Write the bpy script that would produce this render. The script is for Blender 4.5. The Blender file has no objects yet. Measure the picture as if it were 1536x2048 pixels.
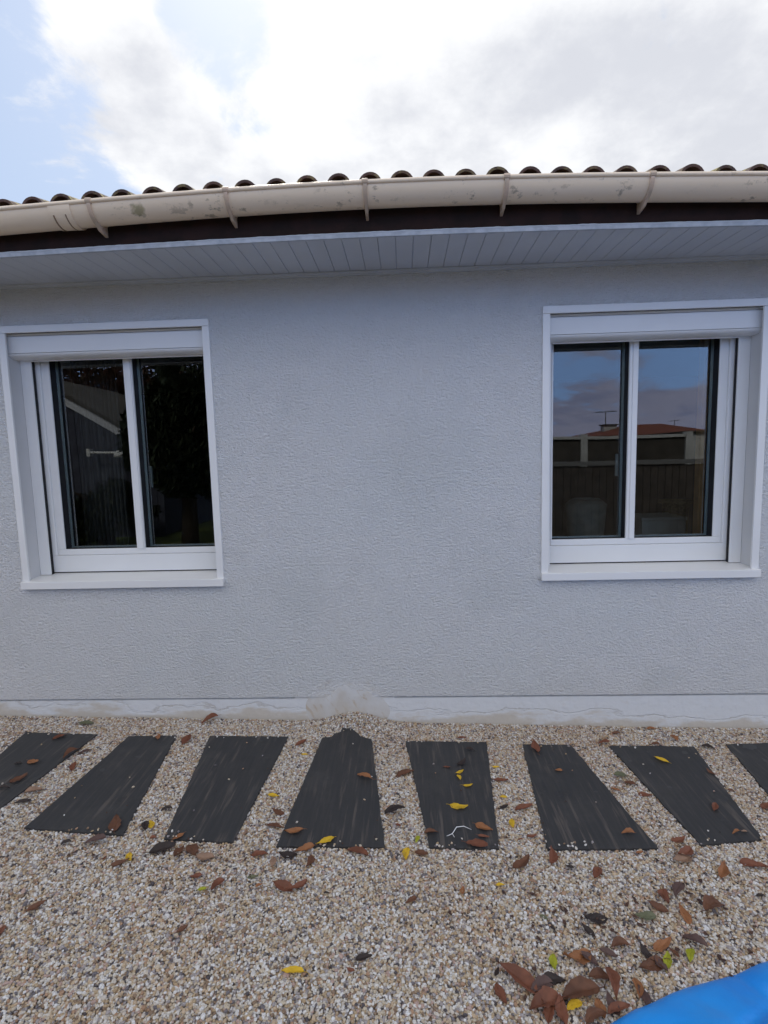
import bpy, math, random
import numpy as np
from mathutils import Vector, Matrix, noise as mnoise

random.seed(7)
rng = np.random.default_rng(7)
scene = bpy.context.scene
C = scene.collection

# ------------------------------------------------------------------ camera
YAW, PITCH, ROLL = -0.03902, -0.10831, -0.02636
CAM = Vector((0.0, -2.8829, 1.5395))
def cam_axes():
    cy, sy, cp, sp, cr, sr = math.cos(YAW), math.sin(YAW), math.cos(PITCH), math.sin(PITCH), math.cos(ROLL), math.sin(ROLL)
    f = Vector((sy*cp, cy*cp, sp)); r = Vector((cy, -sy, 0)); u = r.cross(f)
    return r*cr + u*sr, u*cr - r*sr, f
cr_, cu_, cf_ = cam_axes()
cd = bpy.data.cameras.new('camera'); cam = bpy.data.objects.new('camera', cd); C.objects.link(cam)
M = Matrix((cr_, cu_, -cf_)).transposed().to_4x4(); M.translation = CAM
cam.matrix_world = M
cd.sensor_fit = 'VERTICAL'; cd.sensor_height = 36.0; cd.lens = 1050/2048*36
cd.clip_start = 0.02; cd.clip_end = 3000
scene.camera = cam

# ------------------------------------------------------------------ world, sun, exposure
SUN_EL, SUN_AZ = math.radians(44), math.radians(-14)     # behind the house, a little left (azimuth from +Y)
world = bpy.data.worlds.new('World'); scene.world = world; world.use_nodes = True
nt = world.node_tree; nt.nodes.clear()
def N(t, typ, **kw):
    n = t.nodes.new(typ)
    for k, v in kw.items(): setattr(n, k, v)
    return n
def L(t, a, b): t.links.new(a, b)
def mathn(t, op, a, b=None, c=None, clamp=False):
    n = N(t, 'ShaderNodeMath', operation=op); n.use_clamp = clamp
    for i, v in enumerate((a, b, c)):
        if v is None: continue
        if isinstance(v, (int, float)): n.inputs[i].default_value = v
        else: L(t, v, n.inputs[i])
    return n.outputs[0]
def maprange(t, v, a, b, c=0.0, d=1.0, smooth=True):
    n = N(t, 'ShaderNodeMapRange'); n.interpolation_type = 'SMOOTHSTEP' if smooth else 'LINEAR'
    L(t, v, n.inputs[0]); 
    for i, x in enumerate((a, b, c, d)): n.inputs[i+1].default_value = x
    return n.outputs[0]
def mix(t, f, a, b, mode='MIX'):
    n = N(t, 'ShaderNodeMix', data_type='RGBA', blend_type=mode)
    for s, v in ((0, f), (6, a), (7, b)):
        if isinstance(v, (int, float)): n.inputs[s].default_value = v
        elif isinstance(v, (tuple, list)): n.inputs[s].default_value = (*v[:3], 1)
        else: L(t, v, n.inputs[s])
    return n.outputs[2]
def noisen(t, vec, scale, detail=4, rough=.5, dist=0.0):
    n = N(t, 'ShaderNodeTexNoise'); n.inputs['Scale'].default_value = scale; n.inputs['Detail'].default_value = detail
    n.inputs['Roughness'].default_value = rough; n.inputs['Distortion'].default_value = dist
    if vec is not None: L(t, vec, n.inputs['Vector'])
    return n.outputs[0]
sky = N(nt, 'ShaderNodeTexSky', sky_type='NISHITA'); sky.sun_disc = False
sky.sun_elevation = SUN_EL; sky.sun_rotation = SUN_AZ; sky.air_density = 1.0; sky.dust_density = 1.2; sky.ozone_density = 1.5
tc = N(nt, 'ShaderNodeTexCoord'); dirv = tc.outputs['Generated']
sep = N(nt, 'ShaderNodeSeparateXYZ'); L(nt, dirv, sep.inputs[0])
zz = mathn(nt, 'ADD', mathn(nt, 'MAXIMUM', sep.outputs[2], 0.0), 0.28)
div = N(nt, 'ShaderNodeCombineXYZ')
L(nt, mathn(nt, 'DIVIDE', sep.outputs[0], zz), div.inputs[0]); L(nt, mathn(nt, 'DIVIDE', sep.outputs[1], zz), div.inputs[1])
div.inputs[2].default_value = 3.7
n1 = mathn(nt, 'MULTIPLY_ADD', mathn(nt, 'SUBTRACT', noisen(nt, div.outputs[0], 3.6, 11, .64, .35), .5), 1.9, .5)
def blob(d, cos0, cos1, w):
    dp = N(nt, 'ShaderNodeVectorMath', operation='DOT_PRODUCT'); L(nt, dirv, dp.inputs[0]); dp.inputs[1].default_value = d
    return mathn(nt, 'MULTIPLY', maprange(nt, dp.outputs['Value'], cos0, cos1), w)
side = maprange(nt, sep.outputs[1], -.45, .35)
bias = blob((.30, .80, .52), .82, .95, .34)
for b in (blob((-.50, .75, .43), .975, .994, -.34), blob((-.240, .765, .598), .9955, .9988, -.40), blob((-.455, .705, .545), .975, .996, .20),
          blob((-.354, .745, .566), .993, .998, .24), blob((-.345, .810, .472), .994, .9985, .30), blob((-.15, .84, .52), .980, .995, .26),
          blob((-.255, .845, .47), .996, .999, -.20), blob((-.30, .79, .53), .996, .999, -.16), blob((.36, .75, .55), .990, .998, -.26)):
    bias = mathn(nt, 'ADD', bias, b)
behind_ = mathn(nt, 'SUBTRACT', 1.0, side)
low = mathn(nt, 'MULTIPLY', behind_, maprange(nt, sep.outputs[2], .135, .06, 0.0, .22))
clear = mathn(nt, 'MULTIPLY', behind_, mathn(nt, 'MULTIPLY', maprange(nt, sep.outputs[2], .075, .12, 0.0, -.13), maprange(nt, sep.outputs[2], .34, .22)))
bias = mathn(nt, 'ADD', mathn(nt, 'ADD', bias, low), clear)
bias = mathn(nt, 'ADD', bias, mathn(nt, 'MULTIPLY', mathn(nt, 'SUBTRACT', 1.0, side), maprange(nt, sep.outputs[2], .26, .50, 0.0, .30)))
cov = maprange(nt, mathn(nt, 'ADD', n1, bias), .36, .66)
n2 = mathn(nt, 'MULTIPLY_ADD', mathn(nt, 'SUBTRACT', noisen(nt, div.outputs[0], 1.7, 5, .5), .5), 1.5, .5)
n2b = mathn(nt, 'MULTIPLY_ADD', mathn(nt, 'SUBTRACT', noisen(nt, div.outputs[0], 5.0, 10, .60, .0), .5), 1.7, .5)
shade = mathn(nt, 'ADD', mathn(nt, 'MULTIPLY', n2, .6), mathn(nt, 'MULTIPLY', n2b, .4))
shade = maprange(nt, mathn(nt, 'ADD', shade, blob((.40, .74, .54), .90, .99, .07)), .36, .68)
frontcloud = mix(nt, shade, (4.85, 4.9, 5.0), (3.4, 3.5, 3.8))
lowback = mix(nt, shade, (3.7, 3.8, 5.4), (2.5, 2.8, 4.6))
backcloud = mix(nt, shade, (6.5, 6.25, 5.9), (4.3, 4.3, 4.5))
backcloud = mix(nt, maprange(nt, sep.outputs[2], .12, .35), lowback, backcloud)
cloud = mix(nt, side, backcloud, frontcloud)
skyc = mix(nt, mathn(nt, 'MULTIPLY', side, .86), sky.outputs[0], (2.15, 2.72, 3.70))
skyc = mix(nt, mathn(nt, 'MULTIPLY', mathn(nt, 'SUBTRACT', 1.0, side), .85), skyc, (2.8, 4.8, 9.6))
allsky = mix(nt, cov, skyc, cloud)
bg = N(nt, 'ShaderNodeBackground'); bg.inputs[1].default_value = 0.1; L(nt, allsky, bg.inputs[0])
wo = N(nt, 'ShaderNodeOutputWorld'); L(nt, bg.outputs[0], wo.inputs[0])

sd = bpy.data.lights.new('sun', 'SUN'); sd.energy = 1.4; sd.angle = math.radians(10); sd.color = (1.0, .95, .86)
so = bpy.data.objects.new('sun', sd); C.objects.link(so)
sv = Vector((math.sin(SUN_AZ)*math.cos(SUN_EL), math.cos(SUN_AZ)*math.cos(SUN_EL), math.sin(SUN_EL)))
so.rotation_euler = sv.to_track_quat('Z', 'Y').to_euler(); so.location = (0, 10, 20)
vs = scene.view_settings; vs.view_transform = 'Standard'; vs.look = 'None'; vs.gamma = 1; vs.exposure = 1.1
scene.cycles.max_bounces = 8; scene.cycles.transparent_max_bounces = 12; scene.cycles.use_denoising = True

# ------------------------------------------------------------------ helpers
def tag(o, label=None, cat=None, group=None, kind=None):
    for k, v in (('label', label), ('category', cat), ('group', group), ('kind', kind)):
        if v: o[k] = v
    return o
def empty(name, loc=(0, 0, 0), parent=None):
    o = bpy.data.objects.new(name, None); C.objects.link(o); o.location = loc; o.empty_display_size = .1
    if parent: o.parent = parent
    return o
class MB:
    def __init__(s): s.v = []; s.f = []
    def box(s, x0, x1, y0, y1, z0, z1, rot=None, piv=None):
        b = len(s.v)
        P = [Vector((x, y, z)) for z in (z0, z1) for y in (y0, y1) for x in (x0, x1)]
        if rot is not None:
            c = Vector(piv) if piv else Vector(((x0+x1)/2, (y0+y1)/2, (z0+z1)/2))
            P = [c + rot @ (q-c) for q in P]
        s.v += [tuple(q) for q in P]
        s.f += [tuple(b+i for i in q) for q in ((0, 2, 3, 1), (4, 5, 7, 6), (0, 1, 5, 4), (2, 6, 7, 3), (0, 4, 6, 2), (1, 3, 7, 5))]
        return s
    def prism_x(s, prof, x0, x1):            # closed profile [(y,z)], extruded along x
        b = len(s.v); n = len(prof)
        s.v += [(x0, y, z) for y, z in prof] + [(x1, y, z) for y, z in prof]
        s.f += [(b+i, b+(i+1) % n, b+n+(i+1) % n, b+n+i) for i in range(n)]
        s.f += [tuple(b+i for i in reversed(range(n))), tuple(b+n+i for i in range(n))]
        return s
    def prism_z(s, pts, z0, z1, zf=None):    # closed outline [(x,y)]
        b = len(s.v); n = len(pts); zf = zf or (lambda x, y: 0)
        s.v += [(x, y, z0+zf(x, y)) for x, y in pts] + [(x, y, z1+zf(x, y)) for x, y in pts]
        s.f += [(b+i, b+(i+1) % n, b+n+(i+1) % n, b+n+i) for i in range(n)]
        s.f += [tuple(b+i for i in reversed(range(n))), tuple(b+n+i for i in range(n))]
        return s
    def prism_y(s, pts, y0, y1):             # closed outline [(x,z)]
        b = len(s.v); n = len(pts)
        s.v += [(x, y0, z) for x, z in pts] + [(x, y1, z) for x, z in pts]
        s.f += [(b+i, b+(i+1) % n, b+n+(i+1) % n, b+n+i) for i in range(n)]
        s.f += [tuple(b+i for i in reversed(range(n))), tuple(b+n+i for i in range(n))]
        return s
    def tube(s, pts, r, n=8, caps=True):
        pts = [Vector(p) for p in pts]; rs = r if isinstance(r, (list, tuple)) else [r]*len(pts)
        b = len(s.v)
        for i, p in enumerate(pts):
            t = (pts[min(i+1, len(pts)-1)] - pts[max(i-1, 0)]).normalized()
            a = t.cross(Vector((0, 0, 1)) if abs(t.z) < .9 else Vector((1, 0, 0))).normalized(); c = t.cross(a)
            for k in range(n):
                w = 2*math.pi*k/n; s.v.append(tuple(p + (a*math.cos(w)+c*math.sin(w))*rs[i]))
        for i in range(len(pts)-1):
            for k in range(n):
                s.f.append((b+i*n+k, b+i*n+(k+1) % n, b+(i+1)*n+(k+1) % n, b+(i+1)*n+k))
        if caps:
            s.f.append(tuple(b+k for k in reversed(range(n)))); s.f.append(tuple(b+(len(pts)-1)*n+k for k in range(n)))
        return s
    def build(s, name, m, parent=None, smooth=False, bevel=0.0, loc=(0, 0, 0)):
        me = bpy.data.meshes.new(name); me.from_pydata(s.v, [], s.f); me.update()
        o = bpy.data.objects.new(name, me); C.objects.link(o); me.materials.append(m); o.location = loc
        if parent: o.parent = parent
        import bmesh
        bm = bmesh.new(); bm.from_mesh(me); bmesh.ops.recalc_face_normals(bm, faces=bm.faces)
        if bevel:
            bmesh.ops.bevel(bm, geom=[e for e in bm.edges if e.is_manifold and e.calc_face_angle(0) > .5], offset=bevel, segments=2, profile=.5, affect='EDGES', clamp_overlap=True)
        bm.to_mesh(me); bm.free()
        if smooth: me.polygons.foreach_set('use_smooth', [True]*len(me.polygons))
        return o
def mat(name, col, rough=.6, spec=.5, var=None, vscale=8, bump=0, bscale=60, metal=0, sheen=0, detail=5):
    m = bpy.data.materials.new(name); m.use_nodes = True; t = m.node_tree; b = t.nodes['Principled BSDF']
    b.inputs['Base Color'].default_value = (*col, 1); b.inputs['Roughness'].default_value = rough
    b.inputs['Specular IOR Level'].default_value = spec; b.inputs['Metallic'].default_value = metal
    pos = N(t, 'ShaderNodeTexCoord').outputs['Object']
    if var: L(t, mix(t, maprange(t, noisen(t, pos, vscale, detail), .32, .68), col, var), b.inputs['Base Color'])
    if bump:
        bn = N(t, 'ShaderNodeBump'); bn.inputs['Strength'].default_value = 1; bn.inputs['Distance'].default_value = bump
        L(t, noisen(t, pos, bscale, 5), bn.inputs['Height']); L(t, bn.outputs[0], b.inputs['Normal'])
    return m
def nodes(m): return m.node_tree, m.node_tree.nodes['Principled BSDF']

def gz(x):                                   # the ground falls slightly to the right
    return -.0018 - .0286*3.0*math.tanh(x/3.0)
def heap(x, y):                              # little gravel heap against the wall
    dx = (x+.31)/.17; dy = (y-.02)/.14
    return .062*math.exp(-(dx*dx+dy*dy)*1.1)
def rbow(x): u = x+.1; return .004-.108*(1-math.exp(-u*u/5.5))
def ebow(x): u = x+.1; return .017-.055*(1-math.exp(-u*u/6.0))

# ------------------------------------------------------------------ materials
def render_material():
    m = mat('rough_render', (.70, .715, .74), .9, .25); t, b = nodes(m)
    g = N(t, 'ShaderNodeTexCoord').outputs['Object']
    mp = N(t, 'ShaderNodeMapping'); L(t, g, mp.inputs[0]); mp.inputs['Scale'].default_value = (1, 1, 1.55)
    s = N(t, 'ShaderNodeSeparateXYZ'); L(t, g, s.inputs[0])
    big = noisen(t, g, 1.1, 4, .55); med = noisen(t, g, 5, 4, .6)
    col = mix(t, maprange(t, big, .35, .65), (.875, .895, .905), (.91, .915, .92))
    col = mix(t, mathn(t, 'MULTIPLY', maprange(t, noisen(t, g, 2.3, 5, .62), .50, .72), .42), col, (.75, .77, .775))
    for sx_, sz_, sr_ in ((-.62, .78, .26), (.48, .80, .30), (.10, 1.45, .40)):     # old soft grey damp stains
        qx = mathn(t, 'DIVIDE', mathn(t, 'SUBTRACT', s.outputs[0], sx_), sr_); qz = mathn(t, 'DIVIDE', mathn(t, 'SUBTRACT', s.outputs[2], sz_), sr_)
        qd = mathn(t, 'ADD', mathn(t, 'SQRT', mathn(t, 'ADD', mathn(t, 'MULTIPLY', qx, qx), mathn(t, 'MULTIPLY', qz, qz))), mathn(t, 'MULTIPLY', mathn(t, 'SUBTRACT', noisen(t, g, 4.5, 4), .5), 1.6))
        col = mix(t, mathn(t, 'MULTIPLY', maprange(t, qd, 1.1, .15), .20), col, (.66, .69, .69))
    # smeared, skimmed patch above the heap of gravel, tinted with dirt
    ex = mathn(t, 'DIVIDE', mathn(t, 'ADD', s.outputs[0], .36), .25); ez = mathn(t, 'DIVIDE', mathn(t, 'SUBTRACT', s.outputs[2], .12), .17)
    d = mathn(t, 'SQRT', mathn(t, 'ADD', mathn(t, 'MULTIPLY', ex, ex), mathn(t, 'MULTIPLY', ez, ez)))
    d = mathn(t, 'ADD', d, mathn(t, 'MULTIPLY', mathn(t, 'SUBTRACT', noisen(t, g, 9, 4), .5), .7))
    patch = maprange(t, d, 1.1, .65)
    st = maprange(t, noisen(t, mp.outputs[0], 16, 4, .6), .5, .66)
    col = mix(t, mathn(t, 'MULTIPLY', patch, .5), col, (.76, .75, .74))
    col = mix(t, mathn(t, 'MULTIPLY', mathn(t, 'MULTIPLY', patch, st), .45), col, (.52, .45, .36))
    L(t, col, b.inputs['Base Color'])
    h = mathn(t, 'ADD', mathn(t, 'MULTIPLY', noisen(t, mp.outputs[0], 56, 4, .66, .1), 1.0), mathn(t, 'MULTIPLY', noisen(t, mp.outputs[0], 130, 2, .5), .35))
    h = mathn(t, 'POWER', h, 1.6)
    h = mathn(t, 'MULTIPLY', h, mathn(t, 'SUBTRACT', 1.0, mathn(t, 'MULTIPLY', patch, .35)))
    bn = N(t, 'ShaderNodeBump'); bn.inputs['Strength'].default_value = 1; bn.inputs['Distance'].default_value = .022
    L(t, h, bn.inputs['Height']); L(t, bn.outputs[0], b.inputs['Normal'])
    return m
def plinth_material():
    m = mat('smooth_plinth_paint', (.76, .77, .78), .75, .35); t, b = nodes(m)
    g = N(t, 'ShaderNodeTexCoord').outputs['Object']; s = N(t, 'ShaderNodeSeparateXYZ'); L(t, g, s.inputs[0])
    mp = N(t, 'ShaderNodeMapping'); L(t, g, mp.inputs[0]); mp.inputs['Scale'].default_value = (1, 1, 3.2)
    gl = mathn(t, 'ADD', s.outputs[2], mathn(t, 'MULTIPLY', s.outputs[0], .0286))
    n = noisen(t, mp.outputs[0], 3.0, 6, .6)
    # dirt splashed up near the gravel, with a meandering upper rim
    hgt = mathn(t, 'ADD', gl, mathn(t, 'MULTIPLY', mathn(t, 'SUBTRACT', n, .5), -.28))
    line = mathn(t, 'SUBTRACT', 1.0, maprange(t, mathn(t, 'ABSOLUTE', mathn(t, 'SUBTRACT', hgt, .070)), .0, .011))
    low = maprange(t, hgt, .06, .01)
    c = mix(t, mathn(t, 'MULTIPLY', low, .75), (.71, .73, .75), (.56, .50, .41))
    c = mix(t, mathn(t, 'MULTIPLY', mathn(t, 'MULTIPLY', line, maprange(t, noisen(t, g, 2.6, 4), .42, .56)), .55), c, (.50, .47, .43))
    c = mix(t, mathn(t, 'MULTIPLY', maprange(t, noisen(t, g, 22, 4), .58, .75), .35), c, (.62, .60, .57))
    L(t, c, b.inputs['Base Color'])
    bn = N(t, 'ShaderNodeBump'); bn.inputs['Distance'].default_value = .004
    L(t, mathn(t, 'ADD', noisen(t, g, 30, 4), mathn(t, 'MULTIPLY', line, -.45)), bn.inputs['Height']); L(t, bn.outputs[0], b.inputs['Normal'])
    return m
def gutter_material():
    m = mat('aged_beige_pvc', (.66, .52, .42), .42, .5); t, b = nodes(m)
    g = N(t, 'ShaderNodeTexCoord').outputs['Object']; s = N(t, 'ShaderNodeSeparateXYZ'); L(t, g, s.inputs[0])
    mp = N(t, 'ShaderNodeMapping'); L(t, g, mp.inputs[0]); mp.inputs['Scale'].default_value = (1, 1.3, 1.6)
    c = mix(t, noisen(t, g, 2.5, 3), (.86, .71, .54), (.90, .75, .57))
    spots = maprange(t, noisen(t, mp.outputs[0], 17, 5, .68), .56, .66)
    where = maprange(t, noisen(t, g, 2.2, 2), .42, .58)
    c = mix(t, mathn(t, 'MULTIPLY', mathn(t, 'MULTIPLY', spots, where), .65), c, (.18, .15, .10))
    dp = N(t, 'ShaderNodeVectorMath', operation='DISTANCE'); L(t, g, dp.inputs[0]); dp.inputs[1].default_value = (-1.10, -.565, 2.60)
    dd = mathn(t, 'ADD', dp.outputs['Value'], mathn(t, 'MULTIPLY', mathn(t, 'SUBTRACT', noisen(t, g, 45, 4), .5), .05))
    c = mix(t, mathn(t, 'MULTIPLY', maprange(t, dd, .036, .012), .75), c, (.24, .22, .10))
    L(t, c, b.inputs['Base Color'])
    return m
def tile_material():
    m = mat('weathered_clay_tile', (.30, .17, .12), .85, .2); t, b = nodes(m)
    g = N(t, 'ShaderNodeTexCoord').outputs['Object']
    c = mix(t, maprange(t, noisen(t, g, 6, 5), .35, .65), (.105, .062, .054), (.07, .048, .046))
    geo = N(t, 'ShaderNodeNewGeometry'); sn = N(t, 'ShaderNodeSeparateXYZ'); L(t, geo.outputs['True Normal'], sn.inputs[0])
    lich = maprange(t, noisen(t, g, 30, 5, .6), .48, .62)
    lich = mathn(t, 'MULTIPLY', lich, maprange(t, sn.outputs[2], -.2, .3))
    c = mix(t, mathn(t, 'MULTIPLY', lich, .7), c, (.42, .37, .14))
    L(t, c, b.inputs['Base Color'])
    bn = N(t, 'ShaderNodeBump'); bn.inputs['Distance'].default_value = .004; L(t, noisen(t, g, 80, 5), bn.inputs['Height']); L(t, bn.outputs[0], b.inputs['Normal'])
    return m
def slab_material(seed):
    m = mat('charcoal_grained_slab', (.035, .035, .037), .62, .45); t, b = nodes(m)
    g = N(t, 'ShaderNodeTexCoord').outputs['Object']
    mp = N(t, 'ShaderNodeMapping'); L(t, g, mp.inputs[0]); mp.inputs['Scale'].default_value = (22, 1.3, 1); mp.inputs['Location'].default_value = (seed*3.1, seed*1.7, 0)
    mp2 = N(t, 'ShaderNodeMapping'); L(t, g, mp2.inputs[0]); mp2.inputs['Location'].default_value = (seed*5.3, seed*2.2, 0)
    gr = noisen(t, mp.outputs[0], 3.2, 7, .65, .4)
    c = mix(t, maprange(t, gr, .35, .72), (.029, .030, .033), (.042, .041, .042))
    mp3 = N(t, 'ShaderNodeMapping'); L(t, g, mp3.inputs[0]); mp3.inputs['Scale'].default_value = (9, .55, 1); mp3.inputs['Location'].default_value = (seed*1.1, seed*.7, 0)
    bright = maprange(t, noisen(t, mp3.outputs[0], 5.5, 5, .62), .52, .66)
    c = mix(t, mathn(t, 'MULTIPLY', mathn(t, 'MULTIPLY', bright, maprange(t, noisen(t, mp2.outputs[0], 3.0, 3), .36, .56)), .8), c, (.105, .090, .081))
    damp = maprange(t, noisen(t, mp2.outputs[0], 9, 3), .66, .70)
    c = mix(t, mathn(t, 'MULTIPLY', damp, .55), c, (.012, .012, .013))
    c = mix(t, mathn(t, 'MULTIPLY', maprange(t, noisen(t, mp2.outputs[0], 4, 6, .7), .48, .72), .30), c, (.085, .08, .075))
    L(t, c, b.inputs['Base Color'])
    L(t, maprange(t, damp, 0, 1, .62, .3), b.inputs['Roughness'])
    bn = N(t, 'ShaderNodeBump'); bn.inputs['Distance'].default_value = .0003; L(t, gr, bn.inputs['Height']); L(t, bn.outputs[0], b.inputs['Normal'])
    return m
def glass_material():
    m = bpy.data.materials.new('window_glass'); m.use_nodes = True; t = m.node_tree; t.nodes.clear()
    tr = N(t, 'ShaderNodeBsdfTransparent'); tr.inputs[0].default_value = (.80, .84, .83, 1)
    gl = N(t, 'ShaderNodeBsdfGlossy'); gl.inputs['Roughness'].default_value = .0; gl.inputs[0].default_value = (1, 1, 1, 1)
    fr = N(t, 'ShaderNodeFresnel'); fr.inputs[0].default_value = 1.52
    fac = mathn(t, 'MULTIPLY', fr.outputs[0], 1.9, clamp=True)
    g = N(t, 'ShaderNodeTexCoord').outputs['Object']
    bn = N(t, 'ShaderNodeBump'); bn.inputs['Distance'].default_value = .0006; L(t, noisen(t, g, 1.6, 1), bn.inputs['Height']); L(t, bn.outputs[0], gl.inputs['Normal'])
    mx = N(t, 'ShaderNodeMixShader'); L(t, fac, mx.inputs[0]); L(t, tr.outputs[0], mx.inputs[1]); L(t, gl.outputs[0], mx.inputs[2])
    o = N(t, 'ShaderNodeOutputMaterial'); L(t, mx.outputs[0], o.inputs[0])
    return m
M_wall = render_material(); M_plinth = plinth_material(); M_gut = gutter_material(); M_tile = tile_material(); M_glass = glass_material()
M_pvc = mat('white_pvc', (.84, .845, .84), .38, .5, var=(.81, .815, .81), vscale=3)
M_alu = mat('white_painted_aluminium', (.85, .85, .84), .33, .5, var=(.82, .82, .81), vscale=4)
M_reveal = mat('shade_toned_reveal_lining', (.66, .66, .655), .45, .4, var=(.62, .62, .615), vscale=3)  # darker than the trim; shade inside the reveal is put into this colour
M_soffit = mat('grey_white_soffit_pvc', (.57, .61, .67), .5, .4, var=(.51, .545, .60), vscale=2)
M_fascia = mat('dark_brown_fascia_wood', (.022, .014, .012), .8, .2, var=(.035, .018, .015), vscale=12, bump=.002, bscale=40)
M_bracket = mat('pink_beige_pvc', (.62, .47, .36), .45, .5, var=(.50, .40, .30), vscale=30)
M_gasket = mat('black_rubber', (.012, .012, .014), .6, .3)
M_spacer = mat('grey_spacer_bar', (.66, .70, .71), .45, .4)
M_dark = mat('dark_gap', (.03, .028, .03), .8, .1)
M_sealant = mat('pale_sealant', (.50, .54, .60), .6, .3, var=(.38, .42, .48), vscale=25, bump=.004, bscale=30)
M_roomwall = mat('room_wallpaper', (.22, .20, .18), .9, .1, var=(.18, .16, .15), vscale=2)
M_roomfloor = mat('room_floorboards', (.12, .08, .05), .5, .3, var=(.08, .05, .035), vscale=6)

# ------------------------------------------------------------------ ground
GX0, GX1, GY0, GY1 = -3.3, 3.3, -2.75, -.0
def ground_material():
    m = mat('gravel_bed_ground', (.2, .17, .14), .95, .1); t, b = nodes(m)
    g = N(t, 'ShaderNodeTexCoord').outputs['Object']; s = N(t, 'ShaderNodeSeparateXYZ'); L(t, g, s.inputs[0])
    v = N(t, 'ShaderNodeTexVoronoi'); v.inputs['Scale'].default_value = 95; L(t, g, v.inputs['Vector'])
    sc = N(t, 'ShaderNodeSeparateColor'); L(t, v.outputs['Color'], sc.inputs[0])
    r = N(t, 'ShaderNodeValToRGB'); L(t, sc.outputs[0], r.inputs[0]); e = r.color_ramp; e.interpolation = 'CONSTANT'
    for p_, c_ in ((0, (.30, .22, .15)), (.3, (.42, .34, .25)), (.6, (.5, .46, .40)), (.85, (.16, .13, .11))):
        k = e.elements[0] if p_ == 0 else e.elements.new(p_); k.color = (*c_, 1)
    col = mix(t, .6, r.outputs[0], (.14, .11, .085))
    far = maprange(t, s.outputs[1], -4.2, -4.6)
    grass = mix(t, noisen(t, g, 3, 6), (.05, .075, .02), (.10, .11, .035))
    L(t, mix(t, far, col, grass), b.inputs['Base Color'])
    bn = N(t, 'ShaderNodeBump'); bn.inputs['Distance'].default_value = .006; bn.invert = True
    L(t, v.outputs['Distance'], bn.inputs['Height']); L(t, bn.outputs[0], b.inputs['Normal'])
    return m
def build_ground():
    xs = [-900, -200, -60, -20, -9, -6, -5] + [round(-4+.05*i, 3) for i in range(161)] + [5, 6, 9, 20, 60, 200, 900]
    ys = [-900, -200, -60, -20, -9, -6, -4.5] + [round(-3+.05*i, 3) for i in range(64)] + [.8, 2, 6, 12, 40, 200, 900]
    vv = [(x, y, gz(x) + heap(x, y) - .003 + (.004*mnoise.noise(Vector((x*3, y*3, 0))) if abs(x) < 4.5 and -4 < y < .2 else 0)) for y in ys for x in xs]
    n = len(xs); ff = [(j*n+i, j*n+i+1, (j+1)*n+i+1, (j+1)*n+i) for j in range(len(ys)-1) for i in range(n-1)]
    b = MB(); b.v = vv; b.f = ff
    o = b.build('ground', ground_material(), smooth=True); tag(o, kind='structure')
build_ground()

# slabs: outlines measured on the ground (x, y)
SLABS = [
 [(-2.068, -.908), (-2.105, -.407), (-2.124, -.194), (-1.712, -.206), (-1.786, -.815), (-1.799, -.912)],
 [(-1.529, -.22), (-1.272, -.204), (-1.166, -.957), (-1.593, -.931)],
 [(-1.088, -.202), (-.658, -.195), (-.709, -.98), (-.989, -.972)],
 [(-.472, -.202), (-.421, -.188), (-.411, -.159), (-.382, -.147), (-.372, -.11), (-.313, -.118), (-.266, -.182), (-.203, -.207), (-.105, -.983), (-.532, -.995)],
 [(-.021, -.214), (.412, -.207), (.34, -.974), (.071, -.979)],
 [(.6, -.219), (.852, -.218), (.963, -.949), (.528, -.971)],
 [(1.052, -.215), (1.497, -.211), (1.403, -.884), (1.14, -.926)],
 [(1.677, -.185), (2.112, -.148), (1.909, -.825), (1.582, -.852)]]
SLAB_LABELS = ['dark slab at the far left, its left end cut by the picture edge', 'dark slab second from the left, wide towards the lawn side and slanting left',
 'dark streaked slab third from the left, below the left window', 'dark slab with a jagged peaked end by the gravel heap, fourth from left',
 'brown streaked dark slab in the middle carrying a big yellow leaf and white twig', 'smooth dark slab sixth from the left with damp spots',
 'bluish dark slab seventh from the left with one yellow leaf near the wall', 'dark slab cut off by the right picture edge']
def rough_outline(P, step=.016, amp=.0035):
    out = []
    for i, a in enumerate(P):
        b = P[(i+1) % len(P)]; a = Vector(a); b = Vector(b); d = b-a; n = max(1, int(d.length/step)); nr = Vector((d.y, -d.x)).normalized()
        for k in range(n):
            q = a + d*(k/n)
            w = amp*(mnoise.noise(Vector((q.x*45, q.y*45, 3.3)))*1.3) if k else 0
            out.append(tuple(q + nr*w))
    return out
for i, P in enumerate(SLABS):
    cx = sum(p[0] for p in P)/len(P); cy = sum(p[1] for p in P)/len(P)
    b = MB(); zf = lambda x, y: gz(x+cx) - gz(cx) + heap(x+cx, y+cy)*.55 + .0015*mnoise.noise(Vector(((x+cx)*5, (y+cy)*5, 1)))
    out = rough_outline([(x-cx, y-cy) for x, y in P])
    b.prism_z(out, -.022, .012, zf)
    o = b.build('paving_slab', slab_material(i), loc=(cx, cy, gz(cx)))
    tag(o, SLAB_LABELS[i], 'paving slab', 'dark slabs laid in the gravel along the wall')

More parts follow.
